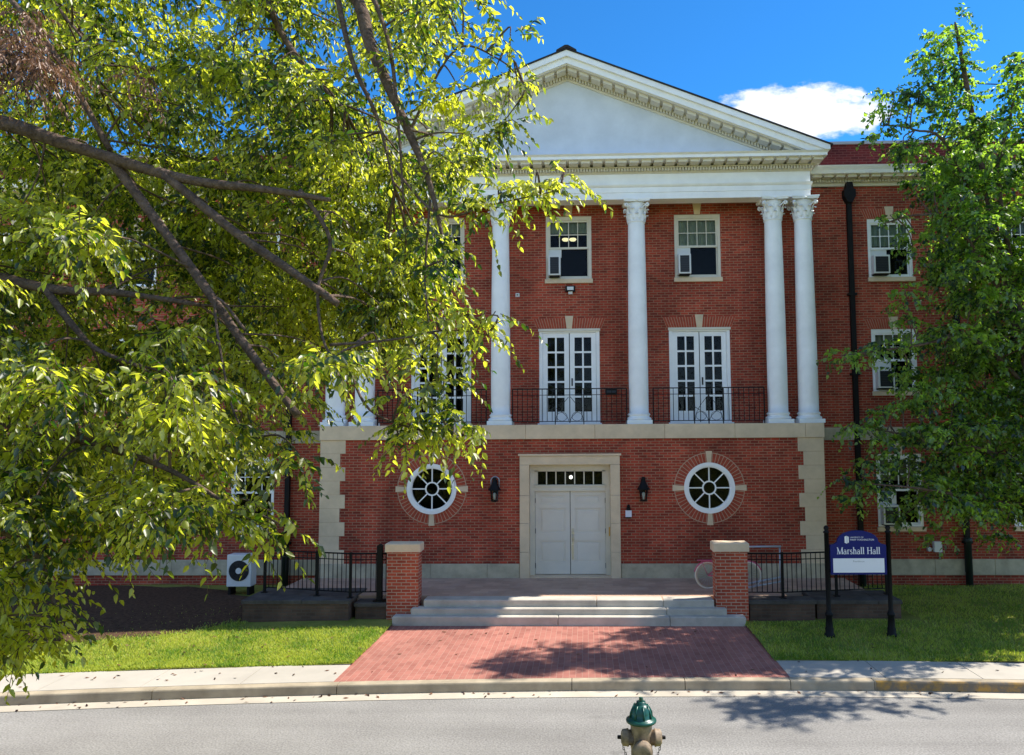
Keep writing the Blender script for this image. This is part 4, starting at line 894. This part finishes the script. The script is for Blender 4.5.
GL = {
 'M': (1.02, [([(0.14,0),(0.14,1)],S),([(0.10,1),(0.50,0.0)],T),([(0.50,0.0),(0.86,1)],S),([(0.86,1),(0.86,0)],T),([(0.02,0.03),(0.27,0.03)],S),([(0.72,0.03),(1.0,0.03)],S),([(0.02,0.97),(0.2,0.97)],S),([(0.82,0.97),(1.0,0.97)],S)]),
 'H': (0.90, [([(0.18,0),(0.18,1)],T),([(0.72,0),(0.72,1)],T),([(0.18,0.52),(0.72,0.52)],S),([(0.03,0.03),(0.33,0.03)],S),([(0.57,0.03),(0.87,0.03)],S),([(0.03,0.97),(0.33,0.97)],S),([(0.57,0.97),(0.87,0.97)],S)]),
 'a': (0.56, [([(0.40,0.0),(0.40,0.45)],T*0.9),(arc(0.27,0.45,0.15,0.18,0,160),S*1.2),([(0.40,0.38)]+arc(0.22,0.18,0.17,0.17,80,300),S*1.5),([(0.36,0.02),(0.52,0.04)],S)]),
 'r': (0.46, [([(0.16,0),(0.16,0.64)],T*0.9),(arc(0.34,0.42,0.18,0.21,170,60),S*1.5),([(0.03,0.03),(0.32,0.03)],S),([(0.04,0.61),(0.16,0.61)],S)]),
 's': (0.46, [(arc(0.23,0.47,0.15,0.15,30,240),S*1.5),(arc(0.23,0.17,0.16,0.15,60,-150),S*1.6),([(0.14,0.36),(0.32,0.28)],T*0.8)]),
 'h': (0.64, [([(0.16,0),(0.16,1.02)],T*0.9),(arc(0.33,0.42,0.16,0.21,170,0)+[(0.49,0.0)],T*0.75),([(0.03,0.03),(0.29,0.03)],S),([(0.38,0.03),(0.61,0.03)],S),([(0.04,0.99),(0.16,0.99)],S)]),
 'l': (0.33, [([(0.16,0),(0.16,1.02)],T*0.9),([(0.03,0.03),(0.30,0.03)],S),([(0.04,0.99),(0.16,0.99)],S)]),
 ' ': (0.34, []),
}
def write(b, txt, x0, x1, z, s, y):
    tot = sum(GL[c][0] for c in txt)*s; k = (x1-x0)/tot; x = x0
    for c in txt:
        for p, w in GL[c][1]: stroke(b, [(q[0]*k, q[1]) for q in p], w, x, z, s, y)
        x += GL[c][0]*s*k
b = MB(); write(b, 'Marshall Hall', -0.46, 0.47, 1.735, 0.145, -0.0375); b.build('lettering', MAT['sign_white'], sg)
def text(txt, size, x, z, y, m, name, align='LEFT', sx=1.0):
    cu = bpy.data.curves.new(name, 'FONT'); cu.body = txt; cu.size = size; cu.align_x = align; cu.resolution_u = 3
    o = bpy.data.objects.new(name, cu); col.objects.link(o); dg = bpy.context.evaluated_depsgraph_get(); me = bpy.data.meshes.new_from_object(o.evaluated_get(dg)); bpy.data.objects.remove(o); bpy.data.curves.remove(cu)
    o = bpy.data.objects.new(name, me); col.objects.link(o); me.materials.clear(); me.materials.append(m); o.parent = sg; o.rotation_euler = (R(90),0,0); o.location = (x,y,z); o.scale = (sx,1,1); return o
text('UNIVERSITY OF', 0.042, -0.17, 2.075, -0.0375, MAT['sign_white'], 'lettering')
text('MARY WASHINGTON', 0.055, -0.17, 2.02, -0.0375, MAT['sign_white'], 'lettering', sx=0.96)
b = MB(); y = -0.0375    # emblem: a bright doorway-like block beside the two lines
for q in ([(-0.285,1.975),(-0.235,1.955),(-0.235,2.125),(-0.285,2.105)], [(-0.228,1.965),(-0.195,1.98),(-0.195,2.10),(-0.228,2.118)]): b.add([(u_,y,w_) for u_, w_ in q], [(0,1,2,3)])
b.build('emblem', MAT['sign_white'], sg)
text('Residence', 0.055, 0.0, 1.565, -0.0435, MAT['sign_grey'], 'lettering', 'CENTER', 1.1)

# ------------------------------------------------------------------ fire hydrant
hx, hy = 0.915, 7.6; hz = bank_z(hx, hy)
HB = 0.918-hz; hs = HB/0.80
hy_ = thing('fire_hydrant', 'fire hydrant with green bonnet and weathered pale body in the foreground', 'hydrant', (hx, hy, hz-0.02)); hy_.scale = (0.97,0.97,HB/0.762)
b = MB(); b.lathe([(0.155,0.0),(0.155,0.04),(0.11,0.05),(0.105,0.10),(0.103,0.30),(0.106,0.31),(0.106,0.5),(0.108,0.52),(0.106,0.56)],0,0,0,28); bd = b.build('barrel', MAT['hyd_body'], hy_)
b = MB()
b.lathe([(0.107,0.545),(0.118,0.548),(0.148,0.553),(0.152,0.565),(0.148,0.578),(0.128,0.588),(0.106,0.60),(0.102,0.64),(0.09,0.68),(0.066,0.712),(0.045,0.722),(0.045,0.742),(0.03,0.744)],0,0,0,28)
for k in range(8):
    a = k*math.pi/4+0.2; b.tube([(0.112*math.cos(a),0.112*math.sin(a),0.59),(0.108*math.cos(a),0.108*math.sin(a),0.64),(0.07*math.cos(a),0.07*math.sin(a),0.712)],0.009,5)
b.build('bonnet', MAT['hyd_green'], hy_)
b = MB(); b.lathe([(0.024,0.745),(0.021,0.778),(0.015,0.782)],0,0,0,5,smooth=False); b.build('operating_nut', MAT['hyd_green'], hy_)
for s in (-1, 1):
    b = MB(); b.lathe([(0.075,s*0.08),(0.07,s*0.125),(0.082,s*0.128),(0.082,s*0.142),(0.078,s*0.145),(0.076,s*0.185),(0.05,s*0.20),(0.024,s*0.203)],0,0,0.405,20,axis='x'); nz = b.build('side_nozzle', MAT['hyd_body'], hy_)
    b = MB(); b.lathe([(0.02,s*0.203),(0.018,s*0.235),(0.012,s*0.238)],0,0,0.405,5,axis='x',smooth=False); b.build('cap_nut', MAT['dark_metal'], nz)
    b = MB()
    for i in range(9):
        t_ = i/8; x = s*(0.185-0.07*t_); z = 0.335-0.15*t_-0.02*math.sin(math.pi*t_)
        b.tube([(x+0.009*math.cos(a)*(i%2), -0.02+0.009*math.cos(a)*(1-i%2), z+0.014*math.sin(a)) for a in [k*math.pi/4 for k in range(9)]],0.0035,4,False)
    b.build('chain', MAT['dark_metal'], hy_)
b = MB(); b.lathe([(0.09,-0.09),(0.085,-0.135),(0.1,-0.138),(0.1,-0.155),(0.092,-0.158),(0.088,-0.185),(0.06,-0.197),(0.024,-0.2)],0,0,0.33,20,axis='y'); b.build('pumper_nozzle', MAT['hyd_body'], hy_)

# ------------------------------------------------------------------ foliage
def poly_in(poly, x, y):
    c = False; n = len(poly)
    for i in range(n):
        (xa, ya), (xb, yb) = poly[i], poly[i-1]
        if (ya > y) != (yb > y) and x < (xb-xa)*(y-ya)/(yb-ya)+xa: c = not c
    return c
def unit(a): return a/np.maximum(np.linalg.norm(a, axis=-1, keepdims=True), 1e-9)
def fast_mesh(name, V, nper, F, m, parent, smooth=False):
    "V: (count*nper,3); F: faces of one unit as rows of 4"
    cnt = len(V)//nper; me = bpy.data.meshes.new(name); F = np.array(F); faces = (F[None,:,:]+np.arange(cnt)[:,None,None]*nper).reshape(-1, F.shape[1])
    me.vertices.add(len(V)); me.vertices.foreach_set('co', np.ascontiguousarray(V, dtype=np.float32).ravel())
    me.loops.add(faces.size); me.loops.foreach_set('vertex_index', faces.ravel().astype(np.int32))
    me.polygons.add(len(faces)); me.polygons.foreach_set('loop_start', np.arange(0, faces.size, F.shape[1], dtype=np.int32))
    me.update(calc_edges=True); me.validate(); me.materials.append(m)
    if smooth: me.polygons.foreach_set('use_smooth', np.ones(len(faces), dtype=bool))
    o = bpy.data.objects.new(name, me); col.objects.link(o)
    if parent is not None: o.parent = parent
    return o
LEAF_F = [(0,1,2,3),(0,3,4,5)]
def leaves_from_twigs(rng, P, D, Ln, K, ll, lw, droop=0.5, hang=0.55):
    "alternate leaves along drooping twigs; returns leaf vertices and twig curves"
    n = len(P); t = (np.arange(K)+0.6)/K
    side = unit(np.cross(D, np.array([0,0,1.0])+0.35*rng.normal(size=(n,3))))
    pos = P[:,None,:]+D[:,None,:]*(t[None,:,None]*Ln[:,None,None])+np.array([0,0,-1.0])*(droop*Ln[:,None,None]*t[None,:,None]**2)
    sg_ = np.where(np.arange(K)%2==0, 1.0, -1.0)[None,:,None]
    tang = unit(D[:,None,:]+np.array([0,0,-2.0])*droop*t[None,:,None])
    a = unit(0.55*tang+0.75*sg_*side[:,None,:]+np.array([0,0,-hang])+0.28*rng.normal(size=(n,K,3)))
    upv = np.array([0,0,1.0])+0.55*rng.normal(size=(n,K,3))
    bb = unit(np.cross(a, upv)); nn = np.cross(bb, a)
    l = ll*rng.uniform(0.5,1.3,size=(n,K,1))*(1-0.25*t[None,:,None]); w = lw*l/ll*rng.uniform(0.85,1.15,size=(n,K,1))
    f = 0.16*w
    tip = pos+a*l-nn*0.14*l
    V = np.stack([pos, pos+a*l*0.28+bb*w*0.46+nn*f, pos+a*l*0.64+bb*w*0.36+nn*f*0.7-nn*0.05*l, tip, pos+a*l*0.64-bb*w*0.36+nn*f*0.7-nn*0.05*l, pos+a*l*0.28-bb*w*0.46+nn*f], axis=2)
    return V.reshape(-1,3)
def twig_prisms(P, D, Ln, droop, r):
    n = len(P); ts = [0,0.5,1.0]; out = []
    e1 = unit(np.cross(D, np.array([0.3,0.2,1.0]))); e2 = np.cross(D, e1)
    for t in ts:
        c = P+D*(t*Ln[:,None])+np.array([0,0,-1.0])*(droop*Ln[:,None]*t*t); rr = r*(1-0.7*t)
        for k in range(3): a = 2*math.pi*k/3; out.append(c+rr*(e1*math.cos(a)+e2*math.sin(a)))
    return np.stack(out, axis=1).reshape(-1,3)
TWIG_F = [(i*3+k, i*3+(k+1)%3, (i+1)*3+(k+1)%3, (i+1)*3+k) for i in range(2) for k in range(3)]
def clump_twigs(rng, clumps, per, Lm, outward=0.8, flat=0.8):
    P, D, Ln = [], [], []
    for c, rad, mul in clumps:
        n = max(3, int(per*mul)); d = unit(rng.normal(size=(n,3))); r_ = rad*rng.uniform(0.15,1.0,size=(n,1))**0.6
        P.append(np.array(c)+d*r_*np.array([1,1,flat])); D.append(unit((outward*d+0.6*rng.normal(size=(n,3)))*np.array([1,1,0.4+0.6*flat])+np.array([0,0,-0.1]))); Ln.append(Lm*rng.uniform(0.6,1.3,size=n))
    return np.concatenate(P), np.concatenate(D), np.concatenate(Ln)
def curve(pts, n=6):
    "smooth a polyline (Catmull-Rom)"
    p = [Vector(q) for q in pts]; out = []
    for i in range(len(p)-1):
        a, b_, c, d = p[max(i-1,0)], p[i], p[i+1], p[min(i+2,len(p)-1)]
        for k in range(n):
            t = k/n; out.append(0.5*((2*b_)+(c-a)*t+(2*a-5*b_+4*c-d)*t*t+(3*b_-a-3*c+d)*t**3))
    return out+[p[-1]]
def limb(name, pts, r0, r1, parent, seg=9, wob=0.0, m=None):
    c = curve(pts); n = len(c); rs = [r0+(r1-r0)*i/(n-1) for i in range(n)]
    if wob: rs = [r*(1+wob*random.uniform(-1,1)) for r in rs]
    b = MB().tube(c, rs, seg); o = b.build(name, m or MAT['bark'], parent); return c

# ---- big tree at the left, its limbs reaching into the picture from outside the frame
random.seed(11); rng = np.random.default_rng(5)
TB = Vector((-6.9, 7.2, 0.0)); TB.z = bank_z(TB.x, TB.y)-0.1
lt = thing('shade_tree', 'large overhanging tree with yellow green leaves reaching in from the left', 'tree', (0,0,0))
TP = TB+Vector((0.25,0.0,5.6))
limb('trunk', [TB, TB+Vector((0.05,0,1.2)), TB+Vector((0.1,0.02,3.2)), TP, TP+Vector((0.2,0.3,3.0)), TP+Vector((0.5,0.6,5.5))], 0.36, 0.16, lt, 14, 0.03)
skel = []
def L(pts, r0, r1): skel.extend(limb('limb', pts, r0, r1, lt, 8, 0.06))
L([TB+Vector((0.12,0,3.4)), at(-120,95,7.1), at(0,122,7.0), at(70,145,6.9), at(180,178,6.8), at(270,190,6.7), at(330,200,6.6)], 0.10, 0.02)
L([at(110,158,6.9), at(150,212,6.85), at(200,280,6.8), at(245,345,6.75), at(298,416,6.7)], 0.052, 0.036)
L([at(165,175,6.8), at(235,232,6.75), at(290,270,6.7), at(338,304,6.7)], 0.045, 0.033)
L([TB+Vector((0.1,0,2.6)), at(-90,255,7.4), at(0,278,7.3), at(60,290,7.2), at(120,293,7.1), at(200,305,7.0)], 0.085, 0.02)
L([at(45,288,7.2), at(70,322,7.1), at(95,348,7.1), at(128,362,7.0)], 0.04, 0.015)
L([TP+Vector((0.2,0.3,2.8)), at(120,-260,7.6), at(330,-40,7.2), at(372,50,7.0), at(408,130,6.9), at(430,185,6.8), at(445,250,6.8)], 0.10, 0.012)
L([at(332,-30,7.2), at(352,60,7.0), at(378,120,7.0), at(395,190,6.9)], 0.03, 0.01)
L([at(362,-30,7.1), at(388,40,6.9), at(398,120,6.8), at(404,210,6.8)], 0.025, 0.008)
L([at(-30,-40,7.3), at(20,10,7.2), at(60,62,7.1), at(110,150,6.95)], 0.03, 0.03)
L([at(10,-60,7.6), at(60,10,7.5), at(90,50,7.4), at(100,90,7.4)], 0.02, 0.008)
L([at(240,-60,7.6), at(280,30,7.4), at(312,75,7.3), at(345,110,7.2)], 0.045, 0.012)
L([at(300,190,6.7), at(330,240,6.7), at(318,290,6.7), at(325,345,6.6), at(350,372,6.6)], 0.022, 0.008)
L([at(245,330,6.7), at(215,300,6.7), at(230,400,6.5), at(250,440,6.4)], 0.016, 0.006)
L([at(395,170,6.9), at(440,215,6.7), at(490,205,6.6), at(560,190,6.5)], 0.014, 0.004)
L([at(410,130,6.9), at(455,50,6.8), at(500,60,6.7), at(525,85,6.7)], 0.014, 0.004)
L([at(330,345,6.6), at(390,340,6.5), at(450,330,6.4), at(500,338,6.4)], 0.014, 0.004)
L([at(350,370,6.6), at(370,410,6.5), at(420,430,6.4), at(478,437,6.4)], 0.014, 0.004)
L([at(430,200,6.8), at(425,280,6.7), at(430,330,6.7)], 0.012, 0.005)
L([TB+Vector((0.08,0,2.2)), at(-120,360,6.6), at(0,420,6.2), at(80,440,6.0), at(170,470,5.9), at(250,520,5.8)], 0.07, 0.008)
L([TB+Vector((0.05,0,1.8)), at(-130,470,6.4), at(-20,520,6.0), at(40,560,5.9), at(60,640,5.8)], 0.055, 0.006)
skel.extend([])
POLY = [(-110,-60),(500,-60),(470,-30),(465,0),(470,45),(470,85),(475,120),(460,150),(470,190),(440,215),(425,250),(415,290),(425,325),(400,345),(385,370),(385,400),(360,375),(335,360),(310,385),(285,410),(265,445),(225,455),(210,490),(215,520),(180,530),(130,545),(50,560),(10,590),(20,630),(0,660),(-60,670),(-110,600)]
HOLES = [(188,12,6),(243,45,6),(476,25,14),(436,82,10),(455,112,8),(312,62,4),(252,495,24),(330,440,20),(352,300,14),(365,395,14),(210,110,7),(28,95,9),(470,58,8),(392,95,6)]
clumps = []
tries = 0; centres = []
def seg_d(x, y, x0, y0, x1, y1):
    t = max(0, min(1, ((x-x0)*(x1-x0)+(y-y0)*(y1-y0))/((x1-x0)**2+(y1-y0)**2))); return math.hypot(x-x0-t*(x1-x0), y-y0-t*(y1-y0))
SEGS = [(0,122,180,178),(180,178,320,198),(110,158,200,280),(200,280,298,416),(170,178,338,304),(0,278,110,293),(45,288,125,360),(340,0,408,130),(408,130,445,250),(10,0,110,150)]
while len(centres) < 300 and tries < 20000:
    tries += 1; x, y = random.uniform(-110,540), random.uniform(-60,690)
    if not poly_in(POLY, x, y): continue
    if any((x-a)**2+(y-c)**2 < (r+20)**2 for a, c, r in HOLES): continue
    low = y > random.uniform(230, 420) and x < 330
    dd = random.choice((random.uniform(5.3, 6.6), random.uniform(5.3, 6.6), random.uniform(7.2, 9.2))) if low else random.uniform(6.6, 9.4)
    if dd < 7.6 and any(seg_d(x, y, *sg_) < 50 for sg_ in SEGS): dd = random.uniform(7.6, 9.2)
    if min([(x-a)**2+(y-c)**2+((dd-e)*20)**2 for a, c, e in centres] or [1e9]) < 31**2: continue
    centres.append((x, y, dd))
for x, y, dd in centres:
    edge = x > 330 or y < 60
    clumps.append((at(x, y, dd), 0.31*random.uniform(0.7,1.25)*max(dd,5.6)/7, (0.6 if edge else 1.0)*random.uniform(0.6,1.25)))
# deeper boughs behind, over the left wing
for _ in range(150):
    x, y = random.uniform(-60, 400), random.uniform(90, 520)
    if poly_in(POLY, x, y) and not any((x-a)**2+(y-c)**2 < (r+24)**2 for a, c, r in HOLES): clumps.append((at(x, y, random.uniform(9.0, 10.6)), 0.5, 1.1))
for _ in range(70):
    x, y = random.uniform(-60, 430), random.uniform(-50, 130)
    if poly_in(POLY, x, y) and not any((x-a)**2+(y-c)**2 < (r+26)**2 for a, c, r in HOLES): clumps.append((at(x, y, random.uniform(8.2, 10.0)), 0.42, 0.9))
for _ in range(36):
    x, y = random.uniform(315, 440), random.uniform(150, 370)
    if poly_in(POLY, x-20, y): clumps.append((at(x, y, random.uniform(7.8, 9.2)), 0.36, 0.9))
# named sprays at the outline
for x, y, dd, m in [(510,35,6.7,.35),(495,70,6.7,.35),(518,85,6.7,.3),(505,120,6.7,.4),(560,180,6.5,.3),(535,185,6.5,.4),(505,190,6.6,.45),(480,210,6.6,.5),(490,315,6.4,.22),(460,318,6.4,.35),(440,325,6.4,.4),(475,328,6.4,.2),(465,425,6.4,.3),(440,428,6.4,.35),(415,425,6.4,.4),(450,415,6.4,.3),(400,440,6.4,.35),(290,530,5.8,.16),(240,530,5.8,.35),(255,505,5.9,.25),(40,630,5.8,.35),(25,650,5.8,.3),(50,600,5.8,.35),(450,20,6.8,.3),(440,60,6.8,.3),(420,20,6.8,.4),(430,100,6.8,.4),(460,90,6.8,.4),(475,135,6.8,.4),(455,165,6.8,.4),(400,60,6.9,.4),(300,455,6.0,.3),(290,475,5.9,.2),(430,240,6.6,.4),(440,270,6.6,.25),(420,355,6.5,.35),(435,380,6.4,.3),(405,395,6.4,.4)]:
    clumps.append((at(x, y, dd), 0.19, m))
P, D, Ln = clump_twigs(rng, clumps, 34, 0.32, 0.8, 0.34)
V = leaves_from_twigs(rng, P, D, Ln, 12, 0.088, 0.045, 0.45, 0.55)
fast_mesh('crown', V, 6, LEAF_F, MAT['leaf'], lt)
fast_mesh('twigs', twig_prisms(P, D, Ln, 0.45, 0.0048), 9, TWIG_F, MAT['bark'], lt)
# thin branches that carry the clumps
bt = MB()
for c, rad, m in clumps:
    c = Vector(c); q = min(skel, key=lambda s_: (s_-c).length+0.4*max(0, c.z-s_.z))
    if (q-c).length > 1.7: continue
    mid = q.lerp(c, 0.5)+Vector((random.uniform(-.1,.1), random.uniform(-.1,.1), random.uniform(0.0,0.18)))
    cv_ = curve([q, mid, c], 4); k = len(cv_); bt.tube(cv_, [0.013-0.009*i/(k-1) for i in range(k)], 5, False)
bt.build('branches', MAT['bark'], lt)
dead = [(at(random.gauss(38,36), random.gauss(66,34), random.uniform(5.6,6.4)), 0.13, 0.8) for _ in range(17)]
P, D, Ln = clump_twigs(rng, dead, 30, 0.26)
V = leaves_from_twigs(rng, P, D, Ln, 11, 0.055, 0.022, 0.6, 0.9); fast_mesh('dead_leaves', V, 6, LEAF_F, MAT['dead_leaf'], lt)

# ---- tree on the right lawn
def at_r(px, py, Y): return at(px, py, Y+0.9)
random.seed(21); rng = np.random.default_rng(9)
RB = Vector((10.4, 16.6, 0)); RB.z = lawn_z(RB.x, RB.y)-0.1
rt = thing('lawn_tree', 'tall dark green leafy tree at the right edge in front of the wing', 'tree', (0,0,0))
limb('trunk', [RB, RB+Vector((-0.05,0,1.5)), RB+Vector((-0.25,0.05,4)), RB+Vector((-0.9,0.1,7.5)), at_r(962,60,15.2), at_r(955,22,15.2)], 0.17, 0.015, rt, 12, 0.03)
skel = []
def L2(pts, r0, r1): skel.extend(limb('limb', pts, r0, r1, rt, 7, 0.06))
L2([RB+Vector((-0.2,0,3.2)), at_r(985,450,14.9), at_r(930,440,14.6), at_r(880,430,14.4), at_r(850,425,14.3)], 0.05, 0.008)
L2([RB+Vector((-0.1,0,2.4)), at_r(985,500,14.7), at_r(930,490,14.3), at_r(885,485,14.1), at_r(845,484,14.0)], 0.045, 0.006)
L2([RB+Vector((-0.3,0,4.6)), at_r(975,340,14.9), at_r(920,345,14.5), at_r(870,352,14.3), at_r(840,356,14.2)], 0.05, 0.006)
L2([RB+Vector((-0.5,0,6.0)), at_r(960,230,15), at_r(920,215,14.7), at_r(880,225,14.5)], 0.05, 0.008)
L2([RB+Vector((-0.8,0.1,7.2)), at_r(950,150,15.1), at_r(915,130,15), at_r(888,125,15)], 0.045, 0.008)
L2([RB+Vector((0.0,0,3.0)), at_r(1060,300,15.4), at_r(1100,200,15.6), at_r(1120,80,15.8)], 0.08, 0.015)
L2([RB+Vector((-0.1,0,3.6)), at_r(1000,200,15.6), at_r(1010,120,15.8), at_r(1022,60,15.9)], 0.07, 0.012)
L2([RB+Vector((0,0,2.5)), at_r(1120,420,14.9), at_r(1200,380,15), at_r(1260,340,15)], 0.06, 0.01)
L2([RB+Vector((-0.2,0,4.6)), at_r(1090,260,14.0), at_r(1105,170,13.4), at_r(1130,80,13.0)], 0.06, 0.012)
L2([RB+Vector((0,0,3.5)), RB+Vector((0.4,-0.9,4.6)), RB+Vector((0.3,-1.8,5.2))], 0.05, 0.01)
POLY2 = [(950,20),(965,55),(985,90),(1005,95),(1012,60),(1040,40),(1090,60),(1130,180),(1160,300),(1150,430),(1110,510),(1060,520),(1000,515),(962,515),(935,495),(918,470),(908,440),(918,400),(915,375),(912,350),(932,310),(942,280),(930,240),(925,215),(930,190),(915,150),(902,130),(905,95),(925,75),(935,45)]
HO2 = [(985,70,14),(975,105,8),(940,300,6)]
centres = []; tries = 0
while len(centres) < 225 and tries < 30000:
    tries += 1; x, y = random.uniform(860,1180), random.uniform(15,540)
    if not poly_in(POLY2, x, y) or any((x-a)**2+(y-c)**2 < (r+14)**2 for a, c, r in HO2): continue
    w = 1.0 if y > 150 else 0.5
    dd = 15.5+random.uniform(-1.4,1.6)*w
    if min([(x-a)**2+(y-c)**2+((dd-e)*16)**2 for a, c, e in centres] or [1e9]) < 22**2: continue
    centres.append((x, y, dd))
clumps = [(at_r(x, y, dd), 0.36*random.uniform(0.75,1.2), random.uniform(0.7,1.2)*(0.75 if y < 160 else 1)) for x, y, dd in centres]
for _ in range(16):      # a long bough reaching towards the street, outside the picture
    clumps.append((at_r(random.uniform(1062, 1190), random.uniform(30, 240), random.uniform(12.7, 14.0)), 0.36, 0.55))
for _ in range(65):      # boughs on the far side of the trunk
    x, y = random.uniform(950, 1080), random.uniform(130, 495)
    if poly_in(POLY2, x-14, y): clumps.append((at_r(x, y, random.uniform(16.4, 17.8)), 0.5, 1.0))
for x, y, dd, m in [(955,22,15.2,.25),(948,45,15.2,.4),(930,70,15.1,.4),(890,90,15,.4),(885,115,15,.45),(910,100,15,.5),(882,130,15,.4),(905,150,14.9,.5),(925,55,15.1,.3),(890,215,14.6,.3),(915,235,14.6,.5),(905,290,14.5,.35),(860,352,14.3,.4),(845,356,14.2,.3),(878,345,14.4,.5),(860,425,14.3,.4),(848,428,14.3,.25),(880,415,14.4,.5),(850,478,14.1,.3),(866,484,14.1,.4),(884,490,14.2,.5),(856,498,14.1,.3),(868,460,14.2,.35),(880,440,14.3,.4),(905,515,14.9,.4),(900,318,14.6,.4),(908,345,14.6,.5),(905,370,14.6,.4),(892,432,14.4,.4),(905,300,14.6,.3),(900,468,14.4,.4),(892,452,14.4,.3),(918,498,14.6,.4),(915,400,14.5,.5),(900,405,14.5,.3),(915,255,14.7,.4),(905,150,15.2,.5),(915,180,15,.4),(940,535,15,.35),(1000,535,15,.4),(1020,60,15.9,.4),(962,70,15.3,.5),(966,100,15.3,.5),(972,130,15.3,.6),(958,40,15.3,.4),(1000,120,15.6,.5),(1015,90,15.8,.5)]:
    clumps.append((at_r(x, y, dd), 0.26, m))
P, D, Ln = clump_twigs(rng, clumps, 34, 0.36, 0.8, 0.34)
V = leaves_from_twigs(rng, P, D, Ln, 9, 0.115, 0.085, 0.35, 0.4)
fast_mesh('crown', V, 6, LEAF_F, MAT['leaf_r'], rt)
fast_mesh('twigs', twig_prisms(P, D, Ln, 0.35, 0.004), 9, TWIG_F, MAT['bark'], rt)
bt = MB()
for c, rad, m in clumps:
    c = Vector(c); q = min(skel, key=lambda s_: (s_-c).length+0.4*max(0, s_.z-c.z))
    if (q-c).length > 1.3: continue
    mid = q.lerp(c, 0.5)+Vector((random.uniform(-.15,.15), random.uniform(-.15,.15), random.uniform(-0.1,0.2)))
    cv_ = curve([q, mid, c], 4); k = len(cv_); bt.tube(cv_, [0.018-0.012*i/(k-1) for i in range(k)], 5, False)
bt.build('branches', MAT['bark'], rt)

# ------------------------------------------------------------------ grass blades and fallen leaves
rng = np.random.default_rng(2); random.seed(4)
pts_g = []
def spots(x0, x1, y1, n):
    c = 0
    while c < n:
        x = random.uniform(x0, x1); y0 = kerb_y(x)+1.08; y = y0+(y1-y0)*random.random()**1.4
        if in_mulch(x+random.gauss(0,0.16), y+random.gauss(0,0.16)) and random.random() < 0.97: continue
        if -6.75 < x < 7.35 and y > (15.7 if x < 0 else 16.3): 
            if -6.75 < x < -3.4 or 3.4 < x < 7.35: continue
        pts_g.append((x, y, lawn_z(x, y)-0.005)); c += 1
spots(-10.5, -3.62, 17.5, 34000); spots(3.62, 12.5, 20.0, 36000)
G = np.array(pts_g); n = len(G); h = rng.uniform(0.03,0.075,size=(n,1)); a = rng.uniform(0,2*np.pi,size=n); w = rng.uniform(0.004,0.008,size=(n,1))
s_ = np.stack([np.cos(a), np.sin(a), 0*a], 1); lean = np.stack([np.cos(a*1.7+1), np.sin(a*1.7+1), 0*a], 1)*h*rng.uniform(0.1,0.9,size=(n,1))
upv = np.array([0,0,1.0])
V = np.stack([G-s_*w, G+s_*w, G+s_*w*0.7+upv*h*0.6+lean*0.4, G+upv*h+lean], axis=1).reshape(-1,3)
tag(fast_mesh('grass', V, 4, [(0,1,2,3)], MAT['blade'], None), 'short green grass blades covering the two lawns', 'grass', kind='stuff')
FL = []
for _ in range(260):
    r_ = random.random()
    if r_ < 0.4: x = random.uniform(-9,-3.7); y = kerb_y(x)+random.uniform(0.2,3.6); z = lawn_z(x,y)+0.04 if y > kerb_y(x)+1.06 else -0.435
    elif r_ < 0.7: x = random.uniform(-9,9); y = kerb_y(x)-random.uniform(0.0,0.3)**1.0; z = -0.592
    elif r_ < 0.85: x = random.uniform(-3.4,3.4); y = random.uniform(12.8,15.8); z = -0.442
    else: x = random.uniform(3.7,10); y = kerb_y(x)+random.uniform(0.2,3); z = lawn_z(x,y)+0.04 if y > kerb_y(x)+1.06 else -0.435
    FL.append((x,y,z))
G = np.array(FL); n = len(G); a = rng.uniform(0,2*np.pi,size=n); d = np.stack([np.cos(a),np.sin(a),0.15*rng.normal(size=n)],1); s_ = np.stack([-np.sin(a),np.cos(a),0.2*rng.normal(size=n)],1); l = rng.uniform(0.025,0.05,size=(n,1))
V = np.stack([G-d*l, G+s_*l*0.45, G+d*l+upv*0.012, G-s_*l*0.45+upv*0.008], axis=1).reshape(-1,3)
tag(fast_mesh('fallen_leaves', V, 4, [(0,1,2,3)], MAT['dead_leaf'], None), 'scattered dry fallen leaves on lawn, walk and gutter', 'leaves', kind='stuff')
